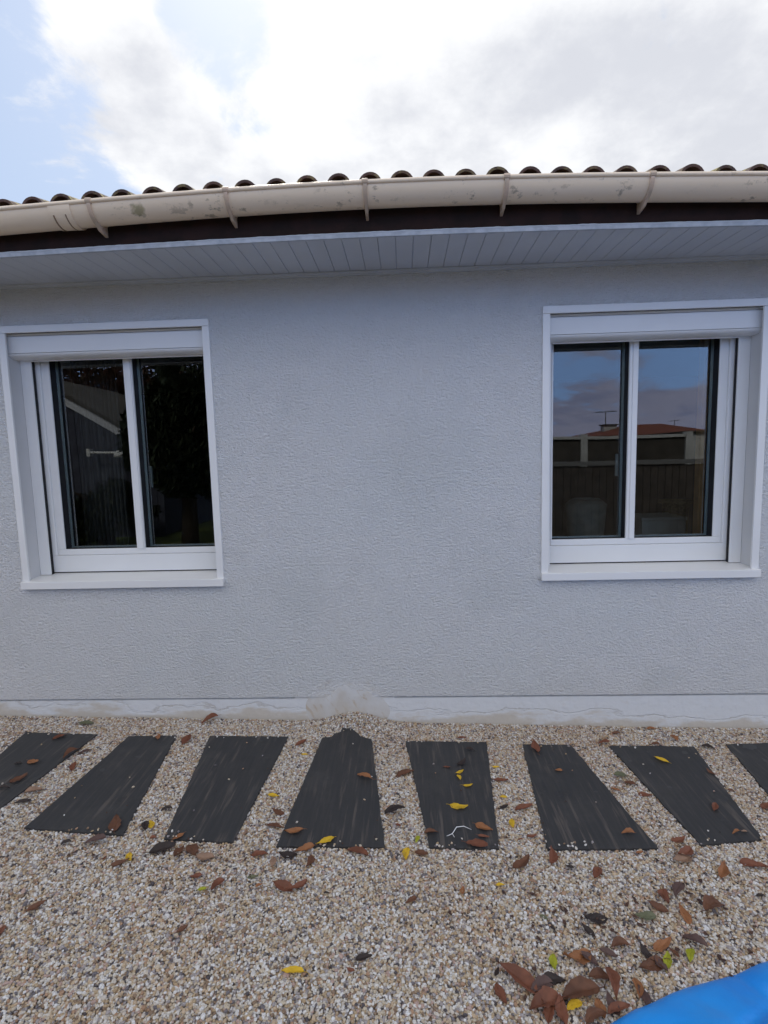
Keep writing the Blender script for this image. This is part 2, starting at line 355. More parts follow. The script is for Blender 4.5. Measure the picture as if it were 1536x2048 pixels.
# ------------------------------------------------------------------ gravel: one stuff object, stones instanced on a point mesh
def inside(P, X, Y):
    r = np.zeros(X.shape, bool); n = len(P); j = n-1
    for i in range(n):
        xi, yi = P[i]; xj, yj = P[j]
        c = ((yi > Y) != (yj > Y)) & (X < (xj-xi)*(Y-yi)/(yj-yi+1e-12)+xi); r ^= c; j = i
    return r
def build_gravel():
    pts = []; rots = []; scs = []
    def add(X, Y, Z, S):
        n = len(X); pts.append(np.stack([X, Y, Z], 1)); rots.append(np.stack([rng.uniform(-.5, .5, n), rng.uniform(-.5, .5, n), rng.uniform(0, 6.28, n)], 1))
        scs.append(np.stack([S*rng.uniform(.85, 1.3, n), S*rng.uniform(.7, 1.05, n), S*rng.uniform(.5, .8, n)], 1))
    def ground_at(X, Y): return -.0018 - .0858*np.tanh(X/3.0) + .062*np.exp(-1.1*(((X+.31)/.17)**2 + ((Y-.02)/.14)**2))
    for layer, (sp, zo, smin, smax) in enumerate(((.0082, -.0005, .0038, .0056), (.0112, .0030, .0034, .0060))):
        nx = int((GX1-GX0)/sp); ny = int((GY1-GY0)/(sp*.87))
        I, J = np.meshgrid(np.arange(nx), np.arange(ny))
        X = GX0 + (I + (J % 2)*.5 + rng.uniform(-.42, .42, I.shape))*sp; Y = GY0 + (J + rng.uniform(-.42, .42, I.shape))*sp*.87
        X = X.ravel(); Y = Y.ravel()
        S = rng.uniform(smin, smax, X.shape) * np.where(rng.random(X.shape) < .06, 1.45, 1.0)
        keep = Y < -.003
        for P in SLABS:
            c = np.mean(P, 0); Q = [tuple(c + (np.array(p)-c)*(1-.012)) for p in P]
            keep &= ~inside(Q, X, Y)
        # fewer beyond what the lens sees
        keep &= (np.abs(X) < 2.5) | (rng.random(X.shape) < .8)
        X, Y, S = X[keep], Y[keep], S[keep]
        Z = ground_at(X, Y) + zo + rng.uniform(-.0012, .0016, X.shape)
        # small stones banked against the wall foot
        Z += .004*np.exp((Y)/.02)
        add(X, Y, Z, S)
    # loose stones lying on the slabs, mostly along their ends
    LX, LY = [], []
    for P in SLABS:
        P_ = np.array(P); x0, y0 = P_.min(0); x1, y1 = P_.max(0)
        for k in range(7): LX.append(random.uniform(x0, x1)); LY.append(random.uniform(y0, y1))
        cl = [random.uniform(x0, x1) for _ in range(3)]
        for k in range(16): LX.append(random.choice(cl)+random.gauss(0, .035)); LY.append(y0 + abs(random.gauss(0, .03)))
        for k in range(10): LX.append(random.uniform(x0, x1)); LY.append(y1 - abs(random.gauss(0, .012)))
    LX = np.array(LX); LY = np.array(LY); ins = np.zeros(LX.shape, bool)
    for P in SLABS: ins |= inside(P, LX, LY)
    LX, LY = LX[ins], LY[ins]
    hz = ground_at(LX, LY)*0 + (-.0018 - .0858*np.tanh(LX/3.0)) + .55*.062*np.exp(-1.1*(((LX+.31)/.17)**2 + ((LY-.02)/.14)**2))
    add(LX, LY, hz+.0145, np.random.default_rng(3).uniform(.003, .0055, LX.shape))
    pts_ = np.concatenate(pts).astype(np.float32); ro = np.concatenate(rots).astype(np.float32); sc = np.concatenate(scs).astype(np.float32)
    me = bpy.data.meshes.new('gravel'); me.vertices.add(len(pts_)); me.vertices.foreach_set('co', pts_.ravel())
    for nm, a in (('rot', ro), ('scl', sc)):
        at = me.attributes.new(nm, 'FLOAT_VECTOR', 'POINT'); at.data.foreach_set('vector', a.ravel())
    at = me.attributes.new('kindid', 'INT', 'POINT'); at.data.foreach_set('value', rng.integers(0, 4, len(pts_)).astype(np.int32))
    me.update()
    o = bpy.data.objects.new('gravel', me); C.objects.link(o); tag(o, 'pale beige and white river gravel bed in front of the wall', 'gravel', kind='stuff')
    m = mat('gravel_stone', (.4, .35, .3), .75, .3); t, b = nodes(m)
    oi = N(t, 'ShaderNodeObjectInfo'); r = N(t, 'ShaderNodeValToRGB'); L(t, oi.outputs['Random'], r.inputs[0]); e = r.color_ramp; e.interpolation = 'CONSTANT'
    cols = [(0, (.74, .72, .68)), (.14, (.62, .54, .42)), (.28, (.50, .385, .25)), (.37, (.66, .61, .54)), (.48, (.40, .37, .375)), (.60, (.60, .47, .33)), (.68, (.30, .215, .15)),
            (.74, (.80, .80, .80)), (.845, (.46, .30, .20)), (.885, (.20, .185, .20)), (.93, (.52, .38, .33)), (.972, (.10, .09, .10))]
    for p_, c_ in cols:
        k = e.elements[0] if p_ == 0 else e.elements.new(p_); k.color = (*c_, 1)
    g = N(t, 'ShaderNodeTexCoord').outputs['Object']
    wg = N(t, 'ShaderNodeNewGeometry').outputs['Position']
    c = mix(t, maprange(t, noisen(t, wg, 260, 3), .4, .7), mix(t, 1.0, r.outputs[0], (.91, .92, .95), 'MULTIPLY'), mix(t, 1.0, r.outputs[0], (.72, .68, .62), 'MULTIPLY'))
    c = mix(t, mathn(t, 'MULTIPLY', maprange(t, noisen(t, wg, 1.6, 4), .42, .68), .30), c, mix(t, 1.0, c, (.80, .66, .54), 'MULTIPLY'))
    L(t, c, b.inputs['Base Color'])
    ng = bpy.data.node_groups.new('scatter_stones', 'GeometryNodeTree')
    ng.interface.new_socket('Geometry', in_out='INPUT', socket_type='NodeSocketGeometry'); ng.interface.new_socket('Geometry', in_out='OUTPUT', socket_type='NodeSocketGeometry')
    gi = ng.nodes.new('NodeGroupInput'); go = ng.nodes.new('NodeGroupOutput')
    join = ng.nodes.new('GeometryNodeJoinGeometry')
    for k in range(4):
        ic = ng.nodes.new('GeometryNodeMeshIcoSphere'); ic.inputs['Radius'].default_value = 1; ic.inputs['Subdivisions'].default_value = 3 if k < 2 else 2
        sp = ng.nodes.new('GeometryNodeSetPosition'); ng.links.new(ic.outputs['Mesh'], sp.inputs['Geometry'])
        nz = ng.nodes.new('ShaderNodeTexNoise'); nz.noise_dimensions = '4D'; nz.inputs['W'].default_value = k*7.3; nz.inputs['Scale'].default_value = .9; nz.inputs['Detail'].default_value = 1
        sub = ng.nodes.new('ShaderNodeVectorMath'); sub.operation = 'SUBTRACT'; sub.inputs[1].default_value = (.5, .5, .5); ng.links.new(nz.outputs['Color'], sub.inputs[0])
        ml = ng.nodes.new('ShaderNodeVectorMath'); ml.operation = 'SCALE'; ml.inputs['Scale'].default_value = 1.5; ng.links.new(sub.outputs[0], ml.inputs[0])
        ng.links.new(ml.outputs[0], sp.inputs['Offset'])
        sm = ng.nodes.new('GeometryNodeSetShadeSmooth'); sm.inputs['Shade Smooth'].default_value = k < 2; ng.links.new(sp.outputs[0], sm.inputs['Geometry'])
        mt = ng.nodes.new('GeometryNodeSetMaterial'); mt.inputs['Material'].default_value = m; ng.links.new(sm.outputs[0], mt.inputs['Geometry'])
        g2i = ng.nodes.new('GeometryNodeGeometryToInstance'); ng.links.new(mt.outputs[0], g2i.inputs[0]); ng.links.new(g2i.outputs[0], join.inputs[0])
    m2p = ng.nodes.new('GeometryNodeMeshToPoints'); ng.links.new(gi.outputs[0], m2p.inputs['Mesh'])
    iop = ng.nodes.new('GeometryNodeInstanceOnPoints'); ng.links.new(m2p.outputs[0], iop.inputs['Points']); ng.links.new(join.outputs[0], iop.inputs['Instance'])
    iop.inputs['Pick Instance'].default_value = True
    for nm, ty, sock in (('rot', 'FLOAT_VECTOR', 'Rotation'), ('scl', 'FLOAT_VECTOR', 'Scale'), ('kindid', 'INT', 'Instance Index')):
        na = ng.nodes.new('GeometryNodeInputNamedAttribute'); na.data_type = ty; na.inputs['Name'].default_value = nm
        ng.links.new(na.outputs['Attribute'], iop.inputs[sock])
    ng.links.new(iop.outputs[0], go.inputs[0])
    md = o.modifiers.new('scatter', 'NODES'); md.node_group = ng
    me.materials.append(m)
build_gravel()

# ------------------------------------------------------------------ the house
HX0, HX1, HY1, WT = -6.0, 6.0, 7.0, .33
house = empty('house', (0, 0, 0)); tag(house, 'single storey house with grey white render, tiled roof and two white windows', 'house')
WINS = [(-2.195, 1.167), (.748, 1.167)]; WZ0, WZ1 = .829, 2.290          # outer trim rectangle
def build_wall():
    # openings (clear holes) a little inside the trims
    xs = [HX0]; holes = []
    for x, w in WINS: holes.append((x+.012, x+w-.012)); xs += [x+.012, x+w-.012]
    xs.append(HX1); zs = [.159, WZ0+.012, WZ1-.02, 2.56]
    b = MB()
    for i in range(len(xs)-1):
        for j in range(3):
            if j == 1 and any(abs(xs[i]-h[0]) < 1e-6 for h in holes): continue
            for y in (0, WT):
                k = len(b.v); b.v += [(xs[i], y, zs[j]), (xs[i+1], y, zs[j]), (xs[i+1], y, zs[j+1]), (xs[i], y, zs[j+1])]
                b.f.append((k, k+1, k+2, k+3) if y == 0 else (k+3, k+2, k+1, k))
    for a, c in holes:                       # masonry reveals
        for q in ([(a, 0, zs[1]), (a, WT, zs[1]), (a, WT, zs[2]), (a, 0, zs[2])], [(c, 0, zs[2]), (c, WT, zs[2]), (c, WT, zs[1]), (c, 0, zs[1])],
                  [(a, 0, zs[1]), (c, 0, zs[1]), (c, WT, zs[1]), (a, WT, zs[1])], [(a, WT, zs[2]), (c, WT, zs[2]), (c, 0, zs[2]), (a, 0, zs[2])]):
            k = len(b.v); b.v += q; b.f.append((k, k+1, k+2, k+3))
    k = len(b.v); b.v += [(HX0, 0, .159), (HX1, 0, .159), (HX1, WT, .159), (HX0, WT, .159), (HX0, 0, 2.56), (HX1, 0, 2.56), (HX1, WT, 2.56), (HX0, WT, 2.56)]
    b.f += [(k, k+3, k+2, k+1), (k+4, k+5, k+6, k+7), (k, k+4, k+7, k+3), (k+1, k+2, k+6, k+5)]
    me = bpy.data.meshes.new('wall'); me.from_pydata(b.v, [], b.f); me.update(); o = bpy.data.objects.new('wall', me); C.objects.link(o); me.materials.append(M_wall); o.parent = house
    # gable and back walls
    s = MB()
    for x0, x1 in ((HX0, HX0+.3), (HX1-.3, HX1)):
        s.prism_x([(WT+.002, -.1), (HY1, -.1), (HY1, 2.56), ((HY1)/2, 3.62), (WT+.002, 2.66)], x0, x1)
    s.box(HX0+.302, HX1-.302, HY1-.3, HY1-.002, -.1, 2.55)
    s.build('side_wall', M_wall, house)
    MB().prism_x([(.006, -.30), (.006, .146), (.030, .150), (.030, .158), (WT, .158), (WT, -.30)], HX0, HX1).build('plinth', M_plinth, house)
build_wall()
def skim_patch():
    m = mat('smeared_skim_coat', (.68, .68, .675), .85, .25); t, b = nodes(m)
    g = N(t, 'ShaderNodeTexCoord').outputs['Object']
    mp = N(t, 'ShaderNodeMapping'); L(t, g, mp.inputs[0]); mp.inputs['Scale'].default_value = (1, 1, 1.0); mp.inputs['Rotation'].default_value = (0, math.radians(35), 0)
    mq = N(t, 'ShaderNodeMapping'); L(t, mp.outputs[0], mq.inputs[0]); mq.inputs['Scale'].default_value = (3.2, 1, 1)
    s = N(t, 'ShaderNodeSeparateXYZ'); L(t, g, s.inputs[0])
    c = mix(t, maprange(t, noisen(t, g, 7, 4), .4, .65), (.65, .655, .655), (.59, .56, .515))
    c = mix(t, mathn(t, 'MULTIPLY', maprange(t, noisen(t, mq.outputs[0], 9, 4, .6), .57, .67), .7), c, (.50, .40, .28))
    c = mix(t, mathn(t, 'MULTIPLY', maprange(t, s.outputs[2], .16, .05), .35), c, (.58, .53, .46))
    L(t, c, b.inputs['Base Color'])
    bn = N(t, 'ShaderNodeBump'); bn.inputs['Distance'].default_value = .003; L(t, noisen(t, g, 26, 4), bn.inputs['Height']); L(t, bn.outputs[0], b.inputs['Normal'])
    X0, X1, Z0, Z1, n = -.66, -.08, -.05, .36, 60
    b = MB()
    for i in range(n+1):
        for j in range(n+1):
            x = X0+(X1-X0)*i/n; z = Z0+(Z1-Z0)*j/n
            d = math.hypot((x+.35)/.25, (z-.08)/.22) + .16*mnoise.noise(Vector((x*9, z*9, 2)))
            f = max(0.0, min(1.0, (1.15-d)/.75)); f = f*f*(3-2*f)
            b.v.append((x, .0085-.0105*f-.0008*mnoise.noise(Vector((x*20, z*20, 5)))*f, z))
    m1 = n+1
    b.f = [(i*m1+j, (i+1)*m1+j, (i+1)*m1+j+1, i*m1+j+1) for i in range(n) for j in range(n)]
    o = b.build('skim_patch', m, house, smooth=True)
skim_patch()
# room inside
MB().box(HX0+.31, HX1-.31, WT+.01, HY1-.31, .02, .10).build('room_floor', M_roomfloor, house)
MB().box(HX0+.31, HX1-.31, WT+.01, HY1-.31, 2.45, 2.50).build('room_ceiling', mat('room_ceiling_paint', (.5, .5, .48), .9), house)
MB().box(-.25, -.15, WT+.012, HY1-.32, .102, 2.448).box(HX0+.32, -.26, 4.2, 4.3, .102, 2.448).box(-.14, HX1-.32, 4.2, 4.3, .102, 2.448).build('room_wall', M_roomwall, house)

# windows ------------------------------------------------------------
def build_window(x, w, left):
    W = empty('window', (x+w/2, 0, WZ0), house)
    W['label'] = 'left window with dark panes' if left else 'right window mirroring blue sky'
    h = w/2; H = WZ1-WZ0
    def P(name, b, m, bevel=.0015, parent=None, smooth=False):
        return b.build(name, m, parent or W, bevel=bevel, smooth=smooth)
    t = .038
    # outer trim: head and two sides (sides stand on the sill)
    P('trim', MB().box(-h, h, -.011, .004, H-t+.001, H), M_alu)
    for sx in (-1, 1):
        a, c = sorted((sx*h, sx*(h-t)))
        P('trim', MB().box(a, c, -.010, .003, .042, H-t), M_alu)
        # reveal lining
        a, c = sorted((sx*(h-.0175), sx*(h-.0135)))
        P('reveal_lining', MB().box(a, c, .005, .30, .042, H-.02), M_reveal, 0)
        # shutter guide rail with its dark brush seal
        a, c = sorted((sx*(h-.0185), sx*(h-.080)))
        P('guide_rail', MB().box(a, c, .115, .127, .052, H-.13), M_alu, .002)
        a, c = sorted((sx*(h-.022), sx*(h-.079)))
        P('rail_seal', MB().box(a, c, .1275, .150, .051, H-.13), M_gasket, 0)
    # sill: front lip plus a slightly sloping tray
    P('sill', MB().prism_x([(-.030, .0), (-.030, .040), (-.026, .0425), (.30, .058), (.30, .030), (-.012, .012), (-.012, .0)], -h-.002, h+.002), M_alu, .0012)
    # roller shutter box: strip, panel, rounded lower nose
    top = H-t+.0045
    e = .0185
    P('shutter_box', MB().box(-h+e, h-e, .030, .150, top-.012, top), M_pvc, .001)
    P('shutter_box', MB().prism_x([(.031, top-.0145), (.031, top-.104), (.150, top-.104), (.150, top-.0145)], -h+e+.0005, h-e-.0005), M_pvc, .001)
    arc = [(.032, top-.1065)]
    for k in range(1, 9):
        a = k/8*math.pi/2; arc.append((.032+.052*(1-math.cos(a)), top-.1065-.0235*math.sin(a)))
    arc += [(.150, top-.130), (.150, top-.1065)]
    P('shutter_box', MB().prism_x(arc, -h+e, h-e), M_pvc, 0)
    P('shutter_gap', MB().box(-h+.03, h-.03, .05, .16, top+.0005, H-.012), M_dark, 0)
    P('shutter_bar', MB().box(-h+.085, h-.085, .105, .114, top-.138, top-.1305), M_pvc, .001)
    # fixed frame
    fy0, fy1 = .157, .285
    fo, fi = h-.0180, h-.100
    zi, zt = .158, top-.05
    P('window_frame', MB().box(-fo, fo, fy0, fy1, .0585, zi), M_pvc, .002)
    P('frame_gap', MB().box(-fo+.005, fo-.005, fy0+.006, fy1-.01, .045, .058), M_dark, 0)
    for sx in (-1, 1):
        fx = h-(.100 if sx == (-1 if left else 1) else .086); a, c = sorted((sx*fo, sx*fx)); P('window_frame', MB().box(a, c, fy0+.001, fy1, zi+.0005, zt), M_pvc, .003)
        a, c = sorted((sx*(fx-.0005), sx*(fx-.009))); P('window_frame', MB().box(a, c, fy0+.014, fy1, zi+.0005, zt), M_pvc, .002)
    # sash
    sy0, sy1 = .166, .178
    gb = .195; gt = top-.10
    far = -1 if left else 1                  # the side away from the wall between the windows has the wider stile
    GI = {far: h-.149, -far: h-.106}; FI = {far: h-.100, -far: h-.086}
    xa_, xb_ = -FI[-1]+.0098, FI[1]-.0098
    P('sash', MB().box(xa_, xb_, sy0, sy1, zi+.001, gb), M_pvc, .004)
    P('sash', MB().box(xa_, xb_, sy0, sy1, gt, gt+.05), M_pvc, .003)
    for sx in (-1, 1):
        a, c = sorted((sx*(FI[sx]-.0098), sx*GI[sx])); P('sash', MB().box(a, c, sy0+.0012, sy1, gb+.0005, gt-.0005), M_pvc, .003)
    mw = .025; mx = .032 if left else -.034
    P('mullion', MB().box(mx-mw, mx+mw, sy0-.004, sy1+.001, gb-.003, gt), M_pvc, .004)
    P('mullion', MB().box(mx-.008, mx+mw-.006, sy0-.009, sy0-.0045, gb-.003, gt), M_pvc, .002)
    for sx in (-1, 1):
        a, c = sorted((mx+sx*mw, sx*GI[sx]))
        a += .0005; c -= .0005
        P('glass_pane', MB().box(a, c, .2280, .2285, gb, gt), M_glass, 0)
        # deep black glazing channel round the pane, then the grey spacer bar behind it
        d0, d1 = .1785, .2300
        ch = MB()
        ch.box(a-.004, a-.0005, d0, d1, gb-.004, gt).box(c+.0005, c+.004, d0, d1, gb-.004, gt).box(a, c, d0, d1, gb-.004, gb-.0005).box(a, c, d0, d1, gt+.0005, gt+.004)
        P('glazing_channel', ch, M_gasket, 0)
        sp = MB(); q = .013; y0, y1 = .231, .237
        sp.box(a-.02, a+q*.7, y0, y1, gb-.02, gt).box(c-q, c+.02, y0, y1, gb-.02, gt).box(a+q*.7, c-q, y0, y1, gb-.02, gb+.007) if not left else \
            sp.box(a-.02, a+q, y0, y1, gb-.02, gt).box(c-q*.7, c+.02, y0, y1, gb-.02, gt).box(a+q, c-q*.7, y0, y1, gb-.02, gb+.007)
        P('spacer_bar', sp, M_spacer, 0)
        P('inner_sash', MB().box(a-.03, a-.001, y1+.001, y1+.03, gb-.02, gt).box(c+.001, c+.03, y1+.001, y1+.03, gb-.02, gt), M_gasket, 0)
    # inside handle seen through the pane next to the mullion
    sx = 1 if left else -1
    P('handle', MB().box(mx+sx*(mw+.014)-.006, mx+sx*(mw+.014)+.006, .272, .290, .55, .68), M_spacer, .003)
    return W
for (x, w), lf in zip(WINS, (True, False)): build_window(x, w, lf)

# eaves --------------------------------------------------------------
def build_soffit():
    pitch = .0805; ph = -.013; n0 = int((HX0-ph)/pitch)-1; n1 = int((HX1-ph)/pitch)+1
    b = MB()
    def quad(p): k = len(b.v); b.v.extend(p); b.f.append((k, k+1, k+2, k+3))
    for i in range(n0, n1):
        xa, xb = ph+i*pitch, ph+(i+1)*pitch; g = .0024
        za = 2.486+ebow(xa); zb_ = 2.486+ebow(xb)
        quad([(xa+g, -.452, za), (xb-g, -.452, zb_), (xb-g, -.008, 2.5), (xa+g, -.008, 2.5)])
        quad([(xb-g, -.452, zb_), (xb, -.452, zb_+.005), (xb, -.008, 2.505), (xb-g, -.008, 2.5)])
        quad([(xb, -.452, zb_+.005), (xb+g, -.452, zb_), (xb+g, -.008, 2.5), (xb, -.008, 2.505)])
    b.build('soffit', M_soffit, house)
    # corner strip against the wall, sealant edge along the fascia, fascia board
    seg = 60
    def strip(name, prof, m, bowf, bevel=0, jit=0):
        b = MB(); n = len(prof)
        for i in range(seg+1):
            x = HX0-.4+(HX1-HX0+.8)*i/seg if not jit else HX0+(HX1-HX0)*i/seg
            b.v += [(x, y, z+bowf(x)) for y, z in prof]
        for i in range(seg):
            for k in range(n): b.f.append((i*n+k, i*n+(k+1) % n, (i+1)*n+(k+1) % n, (i+1)*n+k))
        b.f += [tuple(reversed(range(n))), tuple(seg*n+k for k in range(n))]
        return b.build(name, m, house, bevel=0)
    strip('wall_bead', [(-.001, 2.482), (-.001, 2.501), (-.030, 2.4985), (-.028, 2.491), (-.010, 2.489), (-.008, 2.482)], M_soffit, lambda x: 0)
    strip('soffit_edging', [(-.466, 2.475), (-.466, 2.4935), (-.440, 2.4955), (-.438, 2.480), (-.453, 2.478)], M_sealant, ebow)
    strip('fascia', [(-.456, 2.495), (-.456, 2.70), (-.425, 2.70), (-.425, 2.497)], M_fascia, ebow)
build_soffit()
# ragged sealant bead on top of the edging
def sealant():
    pts = []; r = []
    x = -2.6
    while x < 2.6:
        pts.append((x, -.4645, 2.4940+ebow(x)+.0015*mnoise.noise(Vector((x*14, 0, 0))))); r.append(.0028+.0022*abs(mnoise.noise(Vector((x*22, 5, 0))))); x += .012
    MB().tube(pts, r, 6).build('sealant_bead', mat('bright_sealant', (.55, .60, .66), .5, .4), house, smooth=True)
sealant()

GR, GYC, GZC = .069, -.513, 2.6570
def build_gutter():
    seg = 110; b = MB(); prof = []
    for k in range(25):
        a = math.pi + math.pi*k/24; prof.append((GYC+GR*math.cos(a), GZC+GR*math.sin(a)))       # front rim -> bottom -> back
    th = .004
    inner = [(GYC+(GR-th)*math.cos(math.pi+math.pi*k/24), GZC+(GR-th)*math.sin(math.pi+math.pi*k/24)) for k in reversed(range(25))]
    ring = prof + inner; n = len(ring)
    X0, X1 = -5.9, 5.9
    for i in range(seg+1):
        x = X0+(X1-X0)*i/seg; dz = rbow(x); b.v += [(x, y, z+dz) for y, z in ring]
    for i in range(seg):
        for k in range(n): b.f.append((i*n+k, i*n+(k+1) % n, (i+1)*n+(k+1) % n, (i+1)*n+k))
    b.f += [tuple(reversed(range(n))), tuple(seg*n+k for k in range(n))]
    g = b.build('gutter', M_gut, house, smooth=True)
    # rolled front lip
    pts = [(X0+(X1-X0)*i/seg, GYC-GR-.001, GZC+.002+rbow(X0+(X1-X0)*i/seg)) for i in range(seg+1)]
    MB().tube(pts, .0085, 10).build('gutter_lip', M_gut, g, smooth=True)
    def ringpart(name, x, wd, rr, m, a0, a1, tail=False):
        b = MB(); pr = []
        steps = 22
        for k in range(steps+1):
            a = a0+(a1-a0)*k/steps; pr.append((math.cos(a), math.sin(a)))
        dz = rbow(x)
        n = 0; ring = []
        for (c, s) in pr: ring.append((GYC+rr*c, GZC+dz+rr*s))
        for (c, s) in reversed(pr): ring.append((GYC+(GR+.0005)*c, GZC+dz+(GR+.0005)*s))
        b.prism_x(ring, x-wd/2, x+wd/2)
        return b.build(name, m, g, bevel=.001)
    for x in (-1.887, -1.303, -.716, -.133, .449, 1.034, 1.62):
        ringpart('gutter_bracket', x, .017, GR+.008, M_bracket, math.pi*.97, math.pi*1.98)
        dz = rbow(x)
        # spur that runs back from under the gutter to the fascia, and the clip over the lip
        MB().prism_x([(GYC-.035, GZC+dz-GR-.001), (GYC+.0, GZC+dz-GR-.022), (-.457, GZC+dz-GR-.030), (-.457, GZC+dz-.012), (GYC+.05, GZC+dz-.052), (GYC+.02, GZC+dz-GR-.001)], x-.006, x+.006).build('gutter_bracket', M_bracket, g, bevel=.001)
        MB().tube([(x-.012, GYC-GR-.001, GZC+.002+dz), (x+.012, GYC-GR-.001, GZC+.002+dz)], .0125, 10).build('bracket_clip', M_bracket, g, smooth=False)
    ringpart('gutter_joint', -1.435, .095, GR+.0045, M_gut, math.pi*1.0, math.pi*1.98)
    for dx in (-.030, .022): ringpart('joint_seam', -1.435+dx, .006, GR+.0058, mat('dark_grime', (.25, .17, .11), .8, .2), math.pi*1.18, math.pi*1.6)
build_gutter()

def build_roof():
    P = .1328; ph = .019; rows = 10; slope = math.tan(math.radians(17)); tl = .40
    b = MB(); n0 = int((HX0-.3-ph)/P); n1 = int((HX1+.3-ph)/P)
    K = 13; R0 = .051; Z0 = 2.6525; th = .011
    rr = random.Random(4)
    for i in range(n0, n1+1):
        xc = ph+i*P
        near = abs(xc) < 3.4
        for r in range(rows if near else 4):
            ln = tl if near else tl*2.4
            y0 = -.545 + r*(ln-.05) + rr.uniform(-.006, .006); y1 = y0+ln
            xo = xc+rr.uniform(-.0025, .0025); dz = rbow(xo) + rr.uniform(-.002, .002)
            z0 = Z0+(y0+.545)*slope+.012+dz; z1 = Z0+(y1+.545)*slope-.004+dz
            R = R0*rr.uniform(.97, 1.03)
            # hump (canal tile, slightly tapering) with real thickness
            for (yy, zz, sc) in ((y0, z0, 1.0), (y1, z1, .93)):
                pass
            base = len(b.v)
            for (yy, zz, sc) in ((y0, z0, 1.0), (y1, z1, .93)):
                for k in range(K): a = math.pi*k/(K-1); b.v.append((xo+R*sc*math.cos(a), yy, zz+R*sc*math.sin(a)*1.0))
                for k in range(K): a = math.pi*k/(K-1); b.v.append((xo+(R-th)*sc*math.cos(a), yy, zz+(R-th)*sc*math.sin(a)*1.0))
            o0, i0, o1, i1 = base, base+K, base+2*K, base+3*K
            for k in range(K-1):
                b.f += [(o0+k, o0+k+1, o1+k+1, o1+k), (i0+k+1, i0+k, i1+k, i1+k+1), (o0+k+1, o0+k, i0+k, i0+k+1)]
            # trough between this hump and the next: a shallow channel
            xt = xo+P/2; base = len(b.v)
            for (yy, zz) in ((y0+.012, z0), (y1, z1)):
                for k in range(7): a = math.pi+math.pi*k/6; b.v.append((xt+.036*math.cos(a), yy, zz+.006+.026*math.sin(a)))
                for k in range(7): a = math.pi+math.pi*k/6; b.v.append((xt+.036*math.cos(a), yy, zz-.004+.026*math.sin(a)))
            for k in range(6):
                b.f += [(base+k, base+k+1, base+15+k, base+14+k), (base+7+k+1, base+7+k, base+21+k, base+22+k), (base+k+1, base+k, base+7+k, base+8+k)]
    b.build('roof_tiles', M_tile, house)
    # roof deck under the tiles and the rear slope
    RY = HY1/2; zr = 2.63+(RY+.44)*slope
    MB().prism_x([(-.424, 2.615), (RY, zr), (HY1+.45, 2.615), (HY1+.45, 2.59), (RY, zr-.06), (-.424, 2.585)], HX0-.35, HX1+.35).build('roof_deck', M_fascia, house)
build_roof()

